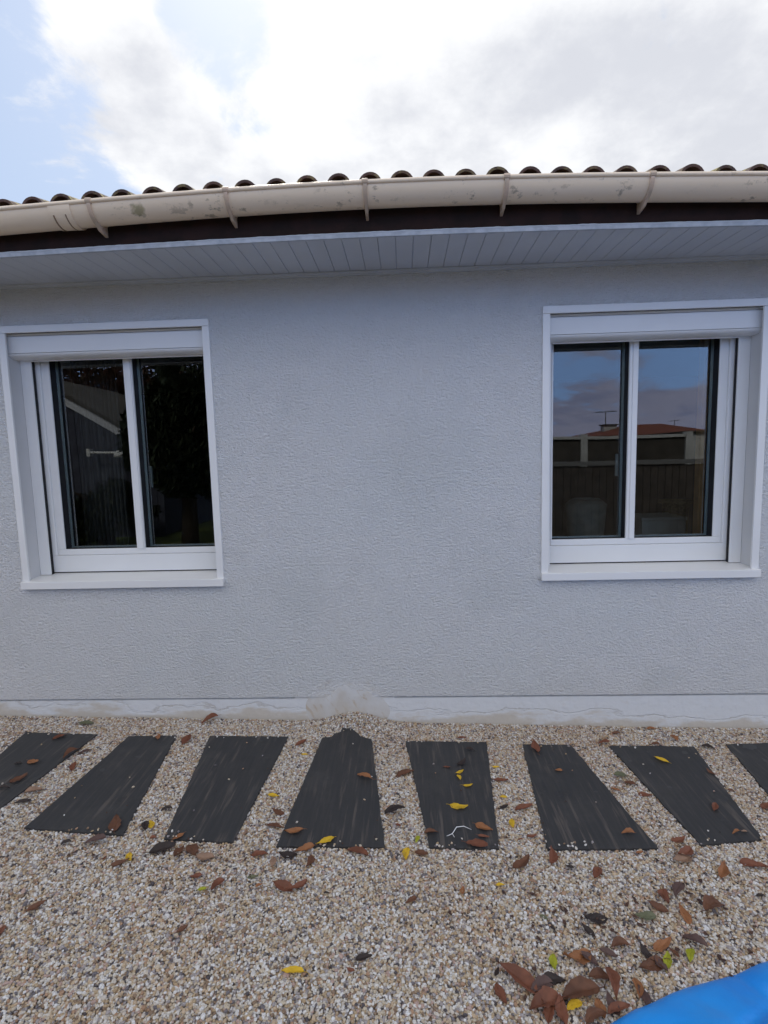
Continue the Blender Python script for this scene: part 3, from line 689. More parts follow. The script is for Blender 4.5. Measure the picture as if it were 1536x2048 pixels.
# ------------------------------------------------------------------ things in the rooms, seen dimly through the panes
def lathe(prof, n=28):
    b = MB()
    for r, z in prof:
        for k in range(n): a = 2*math.pi*k/n; b.v.append((r*math.cos(a), r*math.sin(a), z))
    for i in range(len(prof)-1):
        for k in range(n): b.f.append((i*n+k, i*n+(k+1) % n, (i+1)*n+(k+1) % n, (i+1)*n+k))
    return b
def room_things():
    tb = empty('desk', (1.9, 1.35, .10)); tag(tb, 'dark desk inside the room behind the right window', 'desk')
    mdesk = mat('dark_desk_wood', (.05, .035, .025), .5, .4, var=(.03, .02, .015), vscale=5)
    MB().box(-.75, .75, -.35, .45, .62, .66).build('tabletop', mdesk, tb, bevel=.004)
    for x in (-.7, .7):
        for y in (-.30, .40): MB().box(x-.025, x+.025, y-.025, y+.025, 0, .619).build('leg', mdesk, tb)
    bx = empty('storage_box', (1.93, 1.2, .762)); tag(bx, 'pale grey box standing on the desk behind the right window', 'box')
    mb = mat('pale_grey_card', (.85, .84, .80), .7, .2, var=(.75, .74, .72), vscale=7)
    MB().box(-.16, .16, -.13, .15, 0, .235).build('box_body', mb, bx, bevel=.004)
    MB().box(-.168, .168, -.138, .158, .237, .262).build('lid', mb, bx, bevel=.005)
    lp = empty('table_lamp', (1.50, 1.5, .762)); tag(lp, 'grey drum shaded lamp on the desk behind the right window', 'lamp')
    ms = mat('grey_lamp_cloth', (.40, .385, .35), .9, .1, var=(.33, .32, .30), vscale=15)
    lathe([(.14, .04), (.165, .33), (.11, .375), (.105, .37), (.16, .325), (.135, .045), (.14, .04)]).build('lamp_shade', ms, lp, smooth=True)
    lathe([(0, 0), (.07, 0), (.07, .012), (.012, .02), (.012, .30), (0, .30)]).build('lamp_base', M_spacer, lp, smooth=True)
    dh = empty('bowl', (2.3, 1.5, 1.06)); dh.location = (2.22, 1.48, .762); tag(dh, 'yellow rimmed basket at the right end of the desk', 'basket')
    my = mat('yellow_wicker', (.45, .36, .12), .8, .2, var=(.30, .22, .07), vscale=60)
    lathe([(.09, 0), (.10, .32), (.13, .325), (.135, .345), (.12, .35), (.09, .33), (.08, .01), (0, .01)]).build('basket_body', my, dh, smooth=True)
    dh.name = 'basket'
    cu = mat('orange_brown_wood', (.90, .45, .16), .55, .35, var=(.70, .32, .10), vscale=9)
    t, bb = nodes(cu)
    cp = empty('wooden_shutter', (1.82, .37, .10)); tag(cp, 'orange brown wooden panel standing inside at the right of the right window', 'wooden panel')
    MB().box(-.045, .05, -.03, .03, 0, 2.25).box(.053, .14, -.02, .02, 0, 2.25).build('panel_board', cu, cp, bevel=.006)
    # net curtain inside the left window
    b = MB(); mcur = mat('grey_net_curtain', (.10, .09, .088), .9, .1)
    n = 60
    for i in range(n+1):
        x = -2.10+.30*i/n; y = .46+.022*math.sin(i*1.15)+.006*math.sin(i*2.7)
        b.v += [(x, y, .5), (x, y, 2.2)]
    for i in range(n): b.f.append((2*i, 2*i+2, 2*i+3, 2*i+1))
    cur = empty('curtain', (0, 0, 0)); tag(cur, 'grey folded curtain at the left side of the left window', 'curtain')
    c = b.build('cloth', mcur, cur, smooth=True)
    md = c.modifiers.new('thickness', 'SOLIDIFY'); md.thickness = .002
    MB().tube([(-2.2, .46, 2.22), (-1.0, .46, 2.22)], .010, 10).build('curtain_rod', M_dark, cur)
room_things()

# ------------------------------------------------------------------ the garden behind the camera, seen mirrored in the panes
def behind():
    m_board = mat('grey_brown_fence_board', (.085, .072, .065), .85, .2, var=(.05, .043, .040), vscale=6)
    m_cap = mat('grey_fence_cap', (.15, .15, .155), .8, .2)
    m_dkwall = mat('dark_concrete_panel', (.07, .062, .055), .9, .2, var=(.045, .04, .036), vscale=3)
    m_pale = mat('pale_concrete', (.46, .46, .47), .8, .2, var=(.38, .38, .38), vscale=4)
    f = empty('board_fence', (0, -6, 0)); tag(f, 'low grey board fence with flat cap across the garden', 'fence')
    b = MB(); x = -2.2
    while x < 11: b.box(x, x+.116, -.012, .012, .0, 1.25+random.uniform(-.004, .004)); x += .125
    b.build('board', m_board, f); MB().box(-2.3, 11.1, -.05, .05, 1.26, 1.335).build('cap_rail', m_cap, f, bevel=.004)
    w = empty('panel_wall', (0, -9, 0)); tag(w, 'dark panel wall with pale posts and coping behind the board fence', 'wall')
    MB().box(-3, 6.42, -.03, .03, -.2, 1.77).build('wall_panel', m_dkwall, w)
    MB().box(-3, 6.42, -.08, .08, 1.772, 1.84).build('coping', m_pale, w, bevel=.005)
    for px in (-.05, 2.05, 4.135, 6.50): MB().box(px-.075, px+.075, -.09, .09, -.2, 1.885).build('post', m_pale, w, bevel=.006)
    s = empty('garden_shed', (8.3, -9.3, 0)); tag(s, 'pale sheet metal shed at the end of the panel wall', 'shed')
    b = MB(); x = -1.65
    while x < 1.6: b.box(x, x+.27, 0, .03, -.2, 1.86); x += .28
    b.box(-1.65, 1.62, -1.8, -.002, -.2, 1.84)
    b.build('shed_wall', m_pale, s); MB().box(-1.75, 1.72, -1.9, .10, 1.865, 1.91).build('shed_roof', m_board, s)
    # neighbour with a red roof, chimney and aerials
    h = empty('neighbour_house', (15.9, -32.5, 0)); tag(h, 'low neighbouring house with red tiled hip roof', 'house')
    MB().box(-3.6, 2.6, -4, 3.4, -.5, 2.35).build('wall', mat('cream_render', (.5, .45, .38), .9), h)
    b = MB(); b.v = [(-4.2, -4.5, 2.35), (2.9, -4.5, 2.35), (2.9, 4.0, 2.35), (-4.2, 4.0, 2.35), (-.9, -.3, 3.12), (1.3, -.3, 3.14)]
    b.f = [(0, 1, 5, 4), (1, 2, 5), (2, 3, 4, 5), (3, 0, 4), (3, 2, 1, 0)]
    mr = mat('red_roof_tile', (.20, .06, .038), .8, .2, var=(.14, .045, .03), vscale=2)
    b.build('roof', mr, h)
    ch = MB().box(-.42, .42, -.3, .3, 2.6, 3.10).build('chimney', m_pale, h, loc=(-2.2, 0, 0)); MB().box(-.5, .5, -.4, .4, 3.102, 3.17).build('chimney_cap', m_board, ch)
    def aerial(par, hgt, w_, r=.03):
        MB().tube([(0, 0, 0), (0, 0, hgt)], r, 6).build('mast', m_cap, par); b = MB().tube([(-w_, 0, hgt*.93), (w_, 0, hgt)], r, 5)
        for k in range(9): x = -w_+2*w_*k/8; b.tube([(x, -.28, hgt*(.93+.07*k/8)), (x, .28, hgt*(.93+.07*k/8))], r*.6, 4)
        b.build('antenna_rod', m_cap, par)
    a = empty('aerial', (13.5, -32.5, 3.17)); tag(a, 'television aerial standing above the chimney of the red roofed house', 'aerial'); aerial(a, .85, .62)
    a = empty('aerial', (18.2, -33, 2.6)); tag(a, 'smaller distant aerial right of the red roof', 'aerial'); aerial(a, .75, .3, .02)
    # gabled outbuilding on the left
    o = empty('outbuilding', (-6.75, -6.6, 0)); tag(o, 'dark boarded outbuilding with a white gable board', 'outbuilding')
    md = mat('blue_grey_siding', (.05, .055, .075), .8, .2, var=(.03, .03, .045), vscale=5)
    b = MB(); x = -2.6
    while x < 2.1:
        top = 3.0 - abs(x+.25)*.60
        b.box(x, x+.125, -.02, .0, 0, top); x += .135
    b.box(-2.6, 2.05, -3, -.03, 0, 1.6); b.build('siding', md, o)
    sl = math.atan(.60)
    for s_ in (-1, 1):
        b = MB(); x0 = -.25; b.prism_y([(x0, 3.16), (x0+s_*2.6, 3.16-2.6*.60), (x0+s_*2.6, 3.0-2.6*.60), (x0, 3.0)], .0, .05); b.build('barge_board', mat('white_barge_board', (.36, .37, .41), .6), o)
        b = MB(); b.prism_y([(x0, 3.24), (x0+s_*2.75, 3.24-2.75*.60), (x0+s_*2.75, 3.17-2.75*.60), (x0, 3.17)], -3.1, .08); b.build('roof', m_dkwall, o)
    l = empty('wall_lamp', (-5.28, -6.35, 1.66)); tag(l, 'white arm lamp with round head on the outbuilding', 'wall lamp')
    mw = mat('white_lamp_paint', (.45, .45, .45), .5)
    MB().tube([(-.6, 0, .07), (.15, 0, .055)], .022, 8).build('arm', mw, l)
    MB().box(-.64, -.58, -.10, .02, .0, .14).build('mount', mw, l)
    hb = lathe([(0, .10), (.07, .09), (.11, .04), (.12, -.02), (.10, -.03), (0, .03)]); hb.build('lamp_head', mw, l, smooth=True)
behind()

def leaf_cloud(c, rad, n, size, rnd):
    b = MB()
    blobs = []
    for _ in range(16):
        v = Vector((rnd.gauss(0, 1), rnd.gauss(0, 1), rnd.gauss(0, 1))).normalized()*rnd.uniform(.35, .8)
        blobs.append((Vector((v.x*rad[0], v.y*rad[1], v.z*rad[2])), rnd.uniform(.3, .5)))
    for _ in range(n):
        o, s = rnd.choice(blobs); v = Vector((rnd.gauss(0, 1), rnd.gauss(0, 1), rnd.gauss(0, 1))).normalized()*s*rnd.uniform(.7, 1.05)
        p = Vector(c)+o+Vector((v.x*rad[0], v.y*rad[1], v.z*rad[2]))
        a = Vector((rnd.gauss(0, 1), rnd.gauss(0, 1), rnd.gauss(0, 1))).normalized(); q = a.orthogonal().normalized(); w = size*rnd.uniform(.6, 1.3)
        k = len(b.v); b.v += [tuple(p-a*w), tuple(p+q*w*.45), tuple(p+a*w), tuple(p-q*w*.45)]; b.f.append((k, k+1, k+2, k+3))
    return b
def tree(x, y, h, rad, lab, cols, seed, n=17000):
    rnd = random.Random(seed); t = empty('garden_tree', (x, y, 0)); tag(t, lab, 'tree', 'trees and shrubs in the garden opposite')
    mt = mat('bark', (.06, .045, .035), .9, .1, var=(.035, .028, .022), vscale=10)
    b = MB(); b.tube([(0, 0, -.1), (.05, .02, h*.3), (.0, 0, h*.6), (.08, 0, h*.9)], [.16, .12, .08, .02], 9)
    for k in range(7):
        a = rnd.uniform(0, 6.28); z = h*rnd.uniform(.3, .7); r = rad[0]*rnd.uniform(.5, .85)
        b.tube([(0, 0, z), (r*.5*math.cos(a), r*.5*math.sin(a), z+.25*r), (r*math.cos(a), r*math.sin(a), z+.5*r)], [.06, .035, .01], 6)
    b.build('trunk', mt, t, smooth=True)
    leaf_cloud((0, 0, h*.62), rad, n, .085, rnd).build('crown', mat('foliage', cols[0], .7, .2, var=cols[1], vscale=3), t)
tree(-7.2, -11.5, 4.6, (1.9, 1.6, 1.75), 'russet leaved tree behind the outbuilding', ((.12, .05, .035), (.05, .04, .025)), 1)
tree(-10.6, -13.0, 5.2, (2.3, 1.7, 2.2), 'tall thin russet tree at the far left of the garden', ((.10, .055, .045), (.05, .04, .03)), 2)
tree(-3.75, -5.6, 3.0, (1.0, .8, 1.55), 'dark evergreen beside the outbuilding', ((.03, .04, .02), (.015, .022, .012)), 3)
tree(-2.6, -6.9, 2.0, (1.15, .7, 1.1), 'low dark shrub beside the board fence', ((.025, .035, .018), (.015, .02, .01)), 4)
tree(-5.2, -5.5, 1.15, (.95, .5, .6), 'small dark shrub in front of the outbuilding', ((.03, .035, .02), (.015, .02, .01)), 5, 3000)

# ------------------------------------------------------------------ fallen leaves
PAL = {'B': ('brown', (.17, .075, .042)), 'R': ('rust red', (.235, .088, .050)), 'O': ('orange brown', (.36, .155, .065)), 'D': ('blackish brown', (.045, .032, .030)),
       'Y': ('yellow', (.80, .52, .035)), 'G': ('yellow green', (.40, .42, .03)), 'T': ('tan', (.36, .23, .16)), 'P': ('dull purple brown', (.13, .078, .070)), 'K': ('grey green', (.16, .17, .10))}
def leaf_material(k, j):
    nm, c = PAL[k]; v = tuple(q*(.62+.14*j) for q in c)
    m = mat('leaf_'+nm.replace(' ', '_'), c, .55, .4, var=v, vscale=28); t, b = nodes(m)
    tl = N(t, 'ShaderNodeBsdfTranslucent'); tl.inputs[0].default_value = (*c, 1); mx = N(t, 'ShaderNodeMixShader'); mx.inputs[0].default_value = .18
    out = [n for n in t.nodes if n.type == 'OUTPUT_MATERIAL'][0]
    L(t, b.outputs[0], mx.inputs[1]); L(t, tl.outputs[0], mx.inputs[2]); L(t, mx.outputs[0], out.inputs[0])
    return m
LM = {k: [leaf_material(k, j) for j in range(2)] for k in PAL}
#LEAVES# (x, y, length, heading, colour, on slab, label)
LEAVES = [
 (-1.899, -0.253, 0.068, 0.90, 'R', 1, 'rust red leaf on the wall end of the leftmost slab'),
 (-1.878, -0.476, 0.075, -0.30, 'O', 1, 'orange brown leaf on the middle of the leftmost slab'),
 (-1.948, -0.493, 0.037, 0.04, 'D', 1, 'small blackish leaf on the middle of the leftmost slab'),
 (-1.850, -0.620, 0.077, 1.05, 'B', 1, 'brown leaf on the middle of the leftmost slab'),
 (-1.864, -0.692, 0.048, 0.37, 'D', 1, 'blackish leaf on the middle of the leftmost slab'),
 (-1.731, -0.412, 0.084, 1.23, 'B', 1, 'brown leaf on the wall end of the leftmost slab'),
 (-1.676, -0.379, 0.065, 0.62, 'P', 0, 'purple brown leaf between the leftmost and second slabs, wall half'),
 (-1.654, -0.506, 0.065, 1.85, 'R', 0, 'rust red leaf between the leftmost and second slabs, wall half'),
 (-1.718, -0.699, 0.078, 0.57, 'T', 0, 'tan leaf between the leftmost and second slabs, near half'),
 (-1.720, -0.768, 0.066, 0.36, 'D', 0, 'blackish leaf between the leftmost and second slabs, near half'),
 (-1.201, -0.244, 0.097, 1.53, 'R', 0, 'rust red leaf between the second and third slabs, wall half'),
 (-1.361, -0.226, 0.058, 1.83, 'O', 1, 'orange brown leaf on the wall end of the second slab'),
 (-1.846, -0.091, 0.105, -0.24, 'K', 0, 'grey green leaf at the wall foot beyond the leftmost slab'),
 (-1.146, -0.042, 0.096, 0.61, 'R', 0, 'rust red leaf at the wall foot beyond the second slab'),
 (-0.577, -0.249, 0.074, 0.82, 'R', 0, 'rust red leaf between the third and fourth slabs, wall half'),
 (-0.540, -0.356, 0.036, 0.04, 'Y', 0, 'small yellow leaf between the third and fourth slabs, wall half'),
 (-0.218, -0.546, 0.079, -0.49, 'O', 1, 'orange brown leaf on the middle of the peaked fourth slab'),
 (-0.617, -0.685, 0.056, -0.09, 'Y', 0, 'yellow leaf between the third and fourth slabs, near half'),
 (-1.054, -0.803, 0.052, 0.04, 'D', 0, 'blackish leaf between the second and third slabs, near half, right one'),
 (-0.571, -0.800, 0.068, -0.41, 'B', 0, 'brown leaf between the third and fourth slabs, near half, left one'),
 (-0.568, -0.888, 0.074, 0.04, 'B', 0, 'brown leaf between the third and fourth slabs, near half, right one'),
 (-1.225, -0.898, 0.098, 1.97, 'B', 1, 'brown leaf on the near end of the second slab'),
 (-1.100, -0.905, 0.068, 2.13, 'D', 0, 'blackish leaf between the second and third slabs, near half, left one'),
 (-1.084, -0.890, 0.050, 2.12, 'Y', 0, 'yellow leaf between the second and third slabs, near half'),
 (-1.034, -0.966, 0.032, 0.04, 'R', 0, 'small rust red leaf between the second and third slabs, near half'),
 (-0.935, -0.966, 0.053, 0.89, 'O', 1, 'orange brown leaf on the near end of the third slab'),
 (-0.479, -0.913, 0.078, 0.16, 'O', 1, 'orange brown leaf on the near end of the peaked fourth slab'),
 (-0.344, -0.963, 0.078, 0.52, 'Y', 1, 'yellow leaf on the near end of the peaked fourth slab'),
 (-0.677, -0.924, 0.035, 1.46, 'T', 0, 'small tan leaf between the third and fourth slabs, near half'),
 (-1.368, -1.004, 0.044, 0.04, 'D', 0, 'small blackish leaf just in front of the second slab'),
 (-1.256, -0.996, 0.079, 0.31, 'P', 0, 'purple brown leaf just in front of the second slab'),
 (-0.966, -1.034, 0.098, 0.29, 'D', 0, 'blackish leaf just in front of the third slab'),
 (-0.898, -1.043, 0.078, 1.56, 'B', 0, 'brown leaf just in front of the third slab, second from left of three'),
 (-0.851, -1.029, 0.086, -0.86, 'B', 0, 'brown leaf just in front of the third slab, rightmost of three'),
 (-0.790, -1.059, 0.076, 0.04, 'T', 0, 'tan leaf just in front of the third slab'),
 (-1.099, -1.098, 0.065, 0.44, 'B', 0, 'brown leaf just in front of the third slab, leftmost of three'),
 (-1.075, -1.067, 0.056, 2.16, 'Y', 0, 'yellow leaf just in front of the third slab'),
 (-1.172, -1.076, 0.025, 1.38, 'R', 0, 'small rust red leaf just in front of the second slab'),
 (-0.584, -1.038, 0.069, -0.07, 'R', 0, 'rust red leaf just in front of the peaked fourth slab, left one'),
 (-0.478, -1.034, 0.077, 0.04, 'D', 0, 'blackish leaf just in front of the peaked fourth slab'),
 (-0.421, -1.004, 0.086, 0.40, 'O', 0, 'orange brown leaf just in front of the peaked fourth slab'),
 (-0.210, -1.017, 0.090, -0.30, 'R', 0, 'rust red leaf just in front of the peaked fourth slab, right one'),
 (-0.390, -1.067, 0.064, 1.47, 'B', 0, 'brown leaf just in front of the peaked fourth slab'),
 (-0.527, -1.073, 0.048, 1.68, 'T', 0, 'tan leaf just in front of the peaked fourth slab'),
 (-0.792, -1.152, 0.051, 0.27, 'R', 0, 'rust red leaf just in front of the third slab'),
 (-0.744, -1.208, 0.032, 0.04, 'G', 0, 'small yellow green leaf on gravel well in front of the third slab'),
 (-0.695, -1.189, 0.067, 1.14, 'R', 0, 'rust red leaf on gravel well in front of the third slab'),
 (-0.580, -1.146, 0.041, 0.04, 'K', 0, 'small grey green leaf just in front of the peaked fourth slab'),
 (-0.543, -1.187, 0.033, 0.50, 'O', 0, 'small orange brown leaf on gravel well in front of the peaked fourth slab'),
 (-0.462, -1.189, 0.083, -0.35, 'R', 0, 'rust red leaf on gravel well in front of the peaked fourth slab, left one'),
 (-0.410, -1.178, 0.074, 0.60, 'R', 0, 'rust red leaf on gravel well in front of the peaked fourth slab, right one'),
 (-0.301, -1.207, 0.025, 0.04, 'D', 0, 'small blackish leaf on gravel well in front of the peaked fourth slab'),
 (-1.282, -1.293, 0.059, 0.74, 'B', 0, 'brown leaf on gravel well in front of the second slab'),
 (-1.327, -1.392, 0.050, 2.12, 'R', 0, 'rust red leaf on gravel well in front of the second slab'),
 (-0.363, -1.489, 0.068, 0.04, 'Y', 0, 'yellow leaf on gravel well in front of the peaked fourth slab'),
 (-0.154, -1.442, 0.053, 0.22, 'D', 0, 'blackish leaf on gravel well in front of the peaked fourth slab'),
 (-0.191, -1.475, 0.027, -0.31, 'R', 0, 'small rust red leaf on gravel well in front of the peaked fourth slab'),
 (-0.750, -1.361, 0.038, 0.74, 'B', 0, 'small brown leaf on gravel well in front of the third slab'),
 (-0.957, -1.425, 0.025, 1.08, 'P', 0, 'small purple brown leaf on gravel well in front of the third slab'),
 (-0.024, -0.505, 0.094, 0.32, 'B', 0, 'brown leaf between the fourth and fifth slabs, wall half'),
 (0.179, -0.450, 0.037, 0.04, 'R', 1, 'small rust red leaf on the middle of the fifth slab'),
 (0.256, -0.411, 0.059, 0.75, 'D', 1, 'blackish leaf on the wall end of the fifth slab, left one'),
 (0.240, -0.482, 0.045, 0.55, 'Y', 1, 'yellow leaf on the middle of the fifth slab, second from left of three'),
 (0.231, -0.528, 0.043, -1.32, 'Y', 1, 'small yellow leaf on the middle of the fifth slab'),
 (0.266, -0.583, 0.050, 0.30, 'Y', 1, 'yellow leaf on the middle of the fifth slab, rightmost of three'),
 (0.210, -0.734, 0.080, -0.23, 'Y', 1, 'yellow leaf on the middle of the fifth slab, leftmost of three'),
 (0.284, -0.172, 0.049, 0.04, 'R', 0, 'rust red leaf at the wall foot beyond the fifth slab'),
 (0.424, -0.426, 0.037, 0.04, 'Y', 0, 'small yellow leaf between the fifth and sixth slabs, wall half'),
 (0.427, -0.536, 0.071, -0.26, 'R', 0, 'rust red leaf between the fifth and sixth slabs, wall half'),
 (0.416, -0.658, 0.038, 0.04, 'Y', 0, 'small yellow leaf between the fifth and sixth slabs, near half'),
 (0.402, -0.723, 0.053, 0.28, 'D', 0, 'blackish leaf between the fifth and sixth slabs, near half'),
 (0.491, -0.735, 0.083, 0.28, 'R', 0, 'rust red leaf between the fifth and sixth slabs, near half'),
 (0.423, -0.826, 0.052, -1.65, 'Y', 0, 'yellow leaf between the fifth and sixth slabs, near half'),
 (-0.068, -0.781, 0.091, 0.04, 'D', 0, 'blackish leaf between the fourth and fifth slabs, near half'),
 (-0.056, -0.856, 0.034, -0.66, 'R', 0, 'small rust red leaf between the fourth and fifth slabs, near half'),
 (0.081, -0.905, 0.061, 0.04, 'B', 1, 'brown leaf on the near end of the fifth slab'),
 (0.021, -0.938, 0.037, 1.16, 'G', 0, 'small yellow green leaf between the fourth and fifth slabs, near half'),
 (0.298, -0.865, 0.075, -0.48, 'O', 1, 'orange brown leaf on the near end of the fifth slab'),
 (0.288, -0.918, 0.044, -0.21, 'R', 1, 'small rust red leaf on the near end of the fifth slab'),
 (0.255, -0.969, 0.085, -0.33, 'R', 1, 'rust red leaf on the near end of the fifth slab'),
 (-0.019, -1.013, 0.060, 1.43, 'Y', 0, 'yellow leaf just in front of the fifth slab'),
 (0.037, -1.008, 0.059, -0.42, 'B', 0, 'brown leaf just in front of the fifth slab, left one'),
 (0.434, -0.922, 0.024, 0.04, 'R', 0, 'small rust red leaf between the fifth and sixth slabs, near half, left one'),
 (0.660, -0.260, 0.101, -1.62, 'R', 1, 'rust red leaf on the wall end of the sixth slab'),
 (0.720, -0.455, 0.039, 0.04, 'O', 1, 'small orange brown leaf on the middle of the sixth slab'),
 (0.875, -0.877, 0.053, 0.04, 'O', 1, 'orange brown leaf on the near end of the sixth slab'),
 (0.877, -0.979, 0.029, 0.04, 'O', 1, 'small orange brown leaf on the near end of the sixth slab'),
 (1.051, -0.968, 0.089, 0.53, 'R', 0, 'rust red leaf between the sixth and seventh slabs, near half, leftmost of three'),
 (1.024, -1.003, 0.092, 0.32, 'T', 0, 'tan leaf just in front of the seventh slab'),
 (0.412, -1.043, 0.084, 0.52, 'B', 0, 'brown leaf just in front of the fifth slab, right one'),
 (0.532, -1.006, 0.085, 1.30, 'R', 0, 'rust red leaf just in front of the sixth slab, left one'),
 (0.588, -1.050, 0.034, -0.47, 'D', 0, 'small blackish leaf just in front of the sixth slab'),
 (0.677, -1.080, 0.071, 1.00, 'R', 0, 'rust red leaf just in front of the sixth slab, right one'),
 (1.146, -1.055, 0.089, 0.90, 'O', 0, 'orange brown leaf just in front of the seventh slab'),
 (1.280, -1.021, 0.091, -0.39, 'R', 0, 'rust red leaf just in front of the seventh slab'),
 (1.357, -0.033, 0.053, 0.04, 'O', 0, 'orange brown leaf at the wall foot beyond the seventh slab, left one'),
 (1.145, -0.086, 0.055, 0.04, 'B', 0, 'brown leaf at the wall foot beyond the seventh slab, left one'),
 (1.035, -0.197, 0.064, 0.04, 'R', 0, 'rust red leaf at the wall foot beyond the seventh slab'),
 (1.305, -0.193, 0.048, 0.04, 'B', 0, 'brown leaf at the wall foot beyond the seventh slab, right one'),
 (1.430, -0.138, 0.066, -1.44, 'O', 0, 'orange brown leaf at the wall foot beyond the seventh slab, right one'),
 (1.564, -0.225, 0.069, -0.33, 'D', 0, 'blackish leaf between the seventh and rightmost slabs, wall half'),
 (1.265, -0.343, 0.072, -0.71, 'Y', 1, 'yellow leaf on the wall end of the seventh slab'),
 (1.010, -0.483, 0.072, 0.04, 'K', 0, 'grey green leaf between the sixth and seventh slabs, wall half'),
 (1.022, -0.539, 0.063, -0.27, 'B', 0, 'brown leaf between the sixth and seventh slabs, wall half'),
 (0.941, -0.584, 0.046, -0.61, 'O', 0, 'orange brown leaf between the sixth and seventh slabs, near half'),
 (1.061, -0.619, 0.056, -0.27, 'R', 0, 'rust red leaf between the sixth and seventh slabs, near half, second from left of three'),
 (1.451, -0.440, 0.044, -1.13, 'B', 1, 'small brown leaf on the middle of the seventh slab'),
 (1.466, -0.576, 0.034, 0.04, 'B', 0, 'small brown leaf between the seventh and rightmost slabs, near half'),
 (1.318, -0.706, 0.065, 0.97, 'R', 1, 'rust red leaf on the middle of the seventh slab'),
 (1.316, -0.857, 0.036, 0.25, 'O', 1, 'small orange brown leaf on the near end of the seventh slab'),
 (1.353, -0.848, 0.026, 0.04, 'T', 1, 'small tan leaf on the near end of the seventh slab'),
 (1.551, -0.684, 0.063, 0.53, 'R', 0, 'rust red leaf between the seventh and rightmost slabs, near half'),
 (1.065, -0.895, 0.063, 0.25, 'R', 0, 'rust red leaf between the sixth and seventh slabs, near half, rightmost of three'),
 (0.484, -0.897, 0.040, 0.04, 'R', 0, 'small rust red leaf between the fifth and sixth slabs, near half, right one'),
 (0.314, -0.299, 0.051, -0.28, 'D', 1, 'blackish leaf on the wall end of the fifth slab, right one'),
 (0.314, -1.145, 0.032, 0.04, 'Y', 0, 'small yellow leaf just in front of the fifth slab'),
 (0.176, -1.177, 0.035, 1.32, 'O', 0, 'small orange brown leaf on gravel well in front of the fifth slab'),
 (-0.007, -1.226, 0.045, 0.44, 'B', 0, 'small brown leaf on gravel well in front of the fifth slab'),
 (0.434, -1.140, 0.037, -0.43, 'T', 0, 'small tan leaf just in front of the fifth slab'),
 (0.416, -1.182, 0.035, 0.04, 'P', 0, 'small purple brown leaf on gravel well in front of the fifth slab'),
 (0.435, -1.273, 0.030, -0.65, 'K', 0, 'small grey green leaf on gravel well in front of the fifth slab'),
 (0.603, -1.274, 0.085, 0.13, 'D', 0, 'blackish leaf on gravel well in front of the sixth slab'),
 (0.563, -1.319, 0.052, -0.93, 'D', 0, 'blackish leaf in the drift above the blue tarpaulin'),
 (0.450, -1.323, 0.026, -0.89, 'D', 0, 'small blackish leaf on gravel well in front of the fifth slab, right one'),
 (0.879, -1.181, 0.082, -1.83, 'R', 0, 'rust red leaf on gravel well in front of the sixth slab'),
 (0.828, -1.219, 0.078, -0.46, 'B', 0, 'brown leaf on gravel well in front of the sixth slab'),
 (0.774, -1.255, 0.068, -0.18, 'K', 0, 'grey green leaf on gravel well in front of the sixth slab'),
 (0.908, -1.244, 0.074, -1.60, 'O', 0, 'orange brown leaf on gravel well in front of the sixth slab'),
 (0.941, -1.147, 0.091, 0.80, 'P', 0, 'purple brown leaf just in front of the sixth slab'),
 (1.014, -1.231, 0.109, 0.48, 'B', 0, 'big brown leaf on gravel well in front of the seventh slab'),
 (1.211, -1.162, 0.035, 0.04, 'D', 0, 'small blackish leaf just in front of the seventh slab'),
 (0.646, -1.371, 0.064, 0.13, 'B', 0, 'brown leaf in the pile beside the blue tarpaulin, third from left of four'),
 (0.596, -1.395, 0.055, -0.39, 'P', 0, 'purple brown leaf in the pile beside the blue tarpaulin, fourth from left of six'),
 (0.497, -1.408, 0.102, 0.36, 'O', 0, 'orange brown leaf in the pile beside the blue tarpaulin, leftmost of four'),
 (0.532, -1.417, 0.060, -0.76, 'P', 0, 'purple brown leaf in the pile beside the blue tarpaulin, second from left of six'),
 (0.423, -1.431, 0.051, -1.69, 'G', 0, 'yellow green leaf in the pile beside the blue tarpaulin, leftmost of three'),
 (0.779, -1.365, 0.074, 0.41, 'O', 0, 'orange brown leaf in the pile beside the blue tarpaulin, rightmost of four'),
 (0.803, -1.387, 0.037, -1.16, 'B', 0, 'small brown leaf in the pile beside the blue tarpaulin'),
 (0.769, -1.412, 0.060, 1.05, 'G', 0, 'yellow green leaf in the pile beside the blue tarpaulin, second from left of three'),
 (0.850, -1.395, 0.053, 0.96, 'G', 0, 'yellow green leaf in the pile beside the blue tarpaulin, rightmost of three'),
 (0.884, -1.354, 0.071, -0.74, 'P', 0, 'purple brown leaf in the drift above the blue tarpaulin'),
 (0.721, -1.390, 0.061, -1.25, 'D', 0, 'blackish leaf in the pile beside the blue tarpaulin, right one'),
 (0.713, -1.426, 0.094, 0.34, 'B', 0, 'brown leaf in the pile beside the blue tarpaulin, rightmost of four'),
 (0.746, -1.425, 0.051, -1.26, 'P', 0, 'purple brown leaf in the pile beside the blue tarpaulin, rightmost of six'),
 (0.299, -1.496, 0.126, -0.67, 'R', 0, 'big rust red leaf in the pile beside the blue tarpaulin, left one'),
 (0.246, -1.532, 0.064, -1.28, 'R', 0, 'rust red leaf on gravel well in front of the fifth slab'),
 (0.244, -1.467, 0.028, 0.95, 'D', 0, 'small blackish leaf on gravel well in front of the fifth slab, left one'),
 (0.408, -1.484, 0.067, -0.05, 'D', 0, 'blackish leaf in the pile beside the blue tarpaulin, left one'),
 (0.365, -1.511, 0.085, 0.42, 'P', 0, 'purple brown leaf in the pile beside the blue tarpaulin, leftmost of six'),
 (0.363, -1.559, 0.110, 0.41, 'R', 0, 'big rust red leaf in the pile beside the blue tarpaulin, right one'),
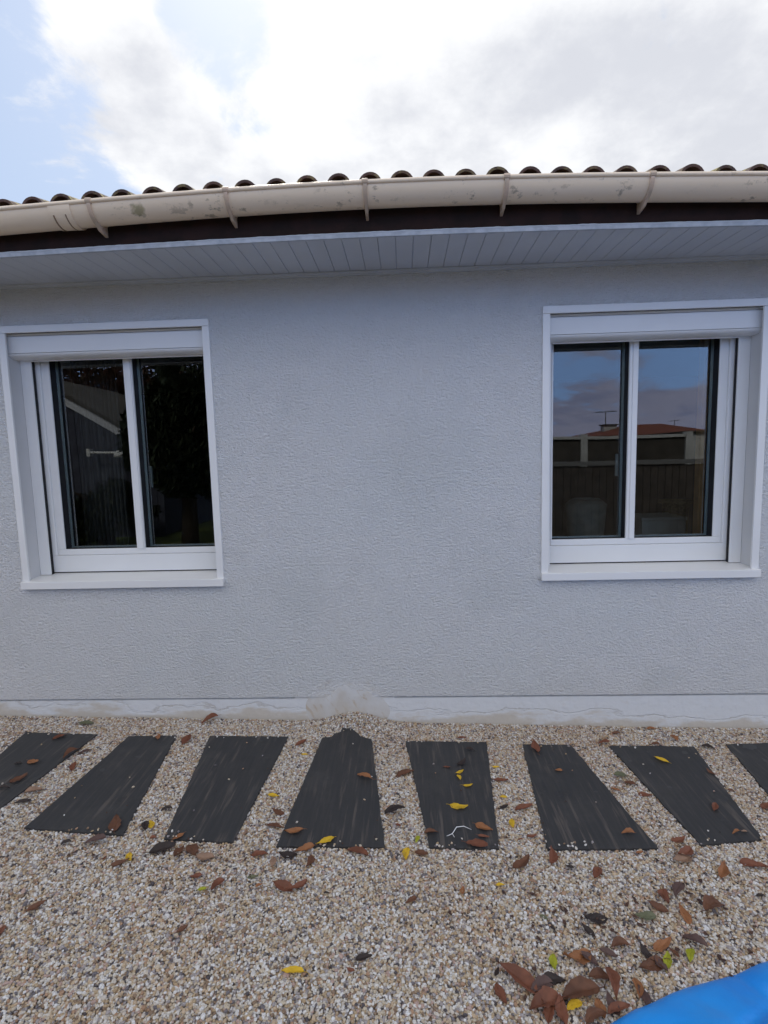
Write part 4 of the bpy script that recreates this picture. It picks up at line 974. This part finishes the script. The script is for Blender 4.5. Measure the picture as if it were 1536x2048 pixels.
 (0.469, -1.531, 0.131, 0.34, 'B', 0, 'big brown leaf in the pile beside the blue tarpaulin'),
 (0.443, -1.558, 0.057, 0.47, 'Y', 0, 'yellow leaf in the pile beside the blue tarpaulin'),
 (0.407, -1.573, 0.072, -1.69, 'R', 0, 'rust red leaf in the pile beside the blue tarpaulin, second from left of four'),
 (0.565, -1.498, 0.091, -1.60, 'R', 0, 'rust red leaf in the pile beside the blue tarpaulin, rightmost of four'),
 (0.548, -1.478, 0.072, -0.15, 'B', 0, 'brown leaf in the pile beside the blue tarpaulin, second from left of four'),
 (0.638, -1.503, 0.064, -1.74, 'O', 0, 'orange brown leaf in the pile beside the blue tarpaulin, third from left of four'),
 (0.651, -1.520, 0.057, -1.43, 'P', 0, 'purple brown leaf in the pile beside the blue tarpaulin, fifth from left of six'),
 (0.553, -1.548, 0.062, -1.37, 'P', 0, 'purple brown leaf in the pile beside the blue tarpaulin, third from left of six'),
 (0.516, -1.563, 0.059, -1.56, 'O', 0, 'orange brown leaf in the pile beside the blue tarpaulin, second from left of four'),
 (0.562, -1.568, 0.074, 0.33, 'R', 0, 'rust red leaf in the pile beside the blue tarpaulin, third from left of four'),
 (0.493, -1.590, 0.074, 0.45, 'B', 0, 'brown leaf in the pile beside the blue tarpaulin, leftmost of four'),
 (0.370, -1.585, 0.059, 1.14, 'R', 0, 'rust red leaf in the pile beside the blue tarpaulin, leftmost of four'),
]

SHADE = {'B': .9}
def build_leaf(i, x, y, ln, hd, k, on_slab, label):
    r = random.Random(1000+i)
    nu, nv = 16, 8
    w = ln*r.uniform(.36, .46); fold = r.uniform(.15, .6) if k != 'Y' else r.uniform(.08, .3)
    curl = r.uniform(.15, 1.0)*r.choice((1, 1, -1)) if k != 'Y' else r.uniform(-.2, .45); twist = r.uniform(-.7, .7)*(1 if k != 'Y' else .4)
    side = r.uniform(-.12, .12); asym = r.uniform(.8, 1.2)
    b = MB(); V = []
    for u in range(nu+1):
        t = u/nu; ww = (math.sin(math.pi*t**.85)**.8)*(1-.25*t)*w*.62 if 0 < u < nu else .0
        ww = max(ww, ln*.006)
        for v in range(nv+1):
            s = (v/nv*2-1)
            wv = ww*(asym if s > 0 else 1)*(1+.26*mnoise.noise(Vector((t*11, s*1.5, i*1.7))))
            px = (t-.5)*ln; py = s*wv + side*ln*math.sin(math.pi*t)
            pz = abs(s)*ww*fold*1.3 + curl*ln*.55*(t-.35)**2*(1+.3*s) + twist*s*ww*(t-.5)*1.2 + ln*.045*mnoise.noise(Vector((t*5, s*3, i*3.1)))
            V.append((px, py, pz))
    mz = min(v[2] for v in V)
    b.v = [(a, c, d-mz+.0015) for a, c, d in V]
    n = nv+1
    b.f = [(u*n+v, u*n+v+1, (u+1)*n+v+1, (u+1)*n+v) for u in range(nu) for v in range(nv)]
    # stalk
    st = b.v[nv//2]; q = ln*r.uniform(.12, .28)
    b.tube([(st[0]+ln*.04, st[1], st[2]), (st[0]-q*.5, st[1]+q*.1, st[2]+.001), (st[0]-q, st[1]+q*r.uniform(-.4, .5), max(.001, st[2]-.001))], [ln*.011, ln*.009, ln*.008], 5)
    # midrib
    b.tube([(b.v[u*n+nv//2][0], b.v[u*n+nv//2][1], b.v[u*n+nv//2][2]+.0003) for u in range(0, nu+1, 2)], ln*.007, 4)
    me = bpy.data.meshes.new('leaf'); me.from_pydata(b.v, [], b.f); me.update(); me.polygons.foreach_set('use_smooth', [True]*len(me.polygons))
    me.materials.append(r.choice(LM[k]))
    o = bpy.data.objects.new('fallen_leaf', me); C.objects.link(o)
    top = gz(x) + heap(x, y) + (.0125 if on_slab else .0060) + .0002*(i % 7)
    o.location = (x, y, top); o.rotation_euler = (r.uniform(-.12, .12), r.uniform(-.12, .12), hd + (math.pi if r.random() < .5 else 0))
    tag(o, label, 'leaf', 'fallen leaves scattered on the slabs and gravel')
for i, a in enumerate(LEAVES): build_leaf(i, *a)

# crumbs and torn scraps of leaf, too small and many to count
def litter():
    r = random.Random(77); b = MB()
    def scrap(x, y, sz):
        on = any(inside(P, np.array([x]), np.array([y]))[0] for P in SLABS)
        z = gz(x)+heap(x, y)+(.0135 if on else .0085); a = r.uniform(0, 6.28); n = r.choice((5, 6, 7)); k = len(b.v); cu = r.uniform(-.5, .9)
        b.v.append((x, y, z+.001))
        for q in range(n):
            w = a+6.283*q/n; rr = sz*r.uniform(.45, 1.0)*(1 if q % 2 else .75); dx = rr*math.cos(w); dy = rr*math.sin(w)*.6
            b.v.append((x+dx*math.cos(a)-dy*math.sin(a), y+dx*math.sin(a)+dy*math.cos(a), z+.001+abs(dx)*abs(cu)*.7))
        b.f += [(k, k+1+q, k+1+(q+1) % n) for q in range(n)]
    for _ in range(130): scrap(r.uniform(-2.2, 2.2), r.uniform(-1.9, -.02), r.uniform(.004, .010))
    for _ in range(80): scrap(r.uniform(-2.3, 2.2), -.02-abs(r.gauss(0, .02)), r.uniform(.004, .009))
    for _ in range(110): scrap(r.gauss(.75, .28), r.gauss(-1.28, .14), r.uniform(.006, .018))
    for _ in range(40): scrap(r.gauss(-1.0, .35), r.gauss(-1.06, .05), r.uniform(.006, .015))
    m = mat('leaf_crumbs', (.10, .055, .04), .7, .2, var=(.05, .03, .028), vscale=9)
    tag(b.build('leaf_litter', m), 'brown crumbs and torn scraps of dead leaves among the gravel', 'leaf litter', kind='stuff')
litter()

# white bent twig on the fifth slab
def twig():
    b = MB(); z = gz(.25)+.0145
    b.tube([(.140, -.915, z), (.165, -.905, z+.004), (.185, -.875, z+.010), (.215, -.870, z+.010), (.245, -.880, z+.003)], [.0012, .0016, .0018, .0015, .0008], 6)
    b.tube([(.165, -.905, z+.004), (.172, -.921, z+.001)], [.0014, .0007], 5)
    tag(b.build('twig', mat('bleached_twig', (.78, .80, .82), .6), smooth=True), 'white bent twig lying on the near end of the fifth slab', 'twig')
twig()

# blue tarpaulin in the near right corner
def tarp():
    front = [(.18, -2.75), (.20, -2.30), (.29, -1.95), (.40, -1.72), (.50, -1.610), (.61, -1.552), (.78, -1.490), (.87, -1.463), (.96, -1.436), (1.04, -1.408), (1.2, -1.365), (1.45, -1.33), (1.8, -1.30), (2.3, -1.31)]
    nx, ny = 150, 90; b = MB()
    X0, X1, Y0, Y1 = .16, 2.3, -2.74, -1.2
    def fy(x):                               # front edge as y(x)
        for (xa, ya), (xb, yb) in zip(front, front[1:]):
            if xa <= x <= xb: return ya+(yb-ya)*(x-xa)/(xb-xa)
        return front[-1][1]
    for i in range(nx+1):
        x = .19+(X1-.19)*(i/nx)**1.15; f = fy(x)
        for j in range(ny+1):
            t = j/ny; d = (1.35)*t**1.6            # distance back from the edge
            y = f-d; 
            # edge turns down to the ground in a soft roll
            lift = .045*(1-math.exp(-d/.022)) + .03*(1-math.exp(-d/.5))
            wv = mnoise.noise(Vector((x*2.6+y*1.3, y*3.4-x*.8, 2.0)))*.030 + mnoise.noise(Vector((x*7+y*4, y*8-x*3, 7.0)))*.014 + mnoise.noise(Vector((x*20+y*8, y*9, 4.0)))*.004
            wr = -.013*math.exp(-((y-f+.13+.10*math.sin(x*3.2))/.018)**2) - .010*math.exp(-((x*.8+y*.5-.05+.02*math.sin(y*20))/.02)**2)
            e = 1-math.exp(-d/.03)
            b.v.append((x, y+.010*mnoise.noise(Vector((x*7, 0, 9)))*(1-e), gz(x)-.004+lift+(wv+wr)*e))
    n = ny+1
    b.f = [(i*n+j, (i+1)*n+j, (i+1)*n+j+1, i*n+j+1) for i in range(nx) for j in range(ny)]
    m = mat('bright_blue_tarpaulin', (.012, .30, .86), .40, .5, var=(.008, .235, .76), vscale=6, bump=.004, bscale=16)
    o = b.build('tarpaulin', m, smooth=True); md = o.modifiers.new('thickness', 'SOLIDIFY'); md.thickness = .002
    tag(o, 'bright blue creased tarpaulin in the near right corner', 'tarpaulin')
tarp()
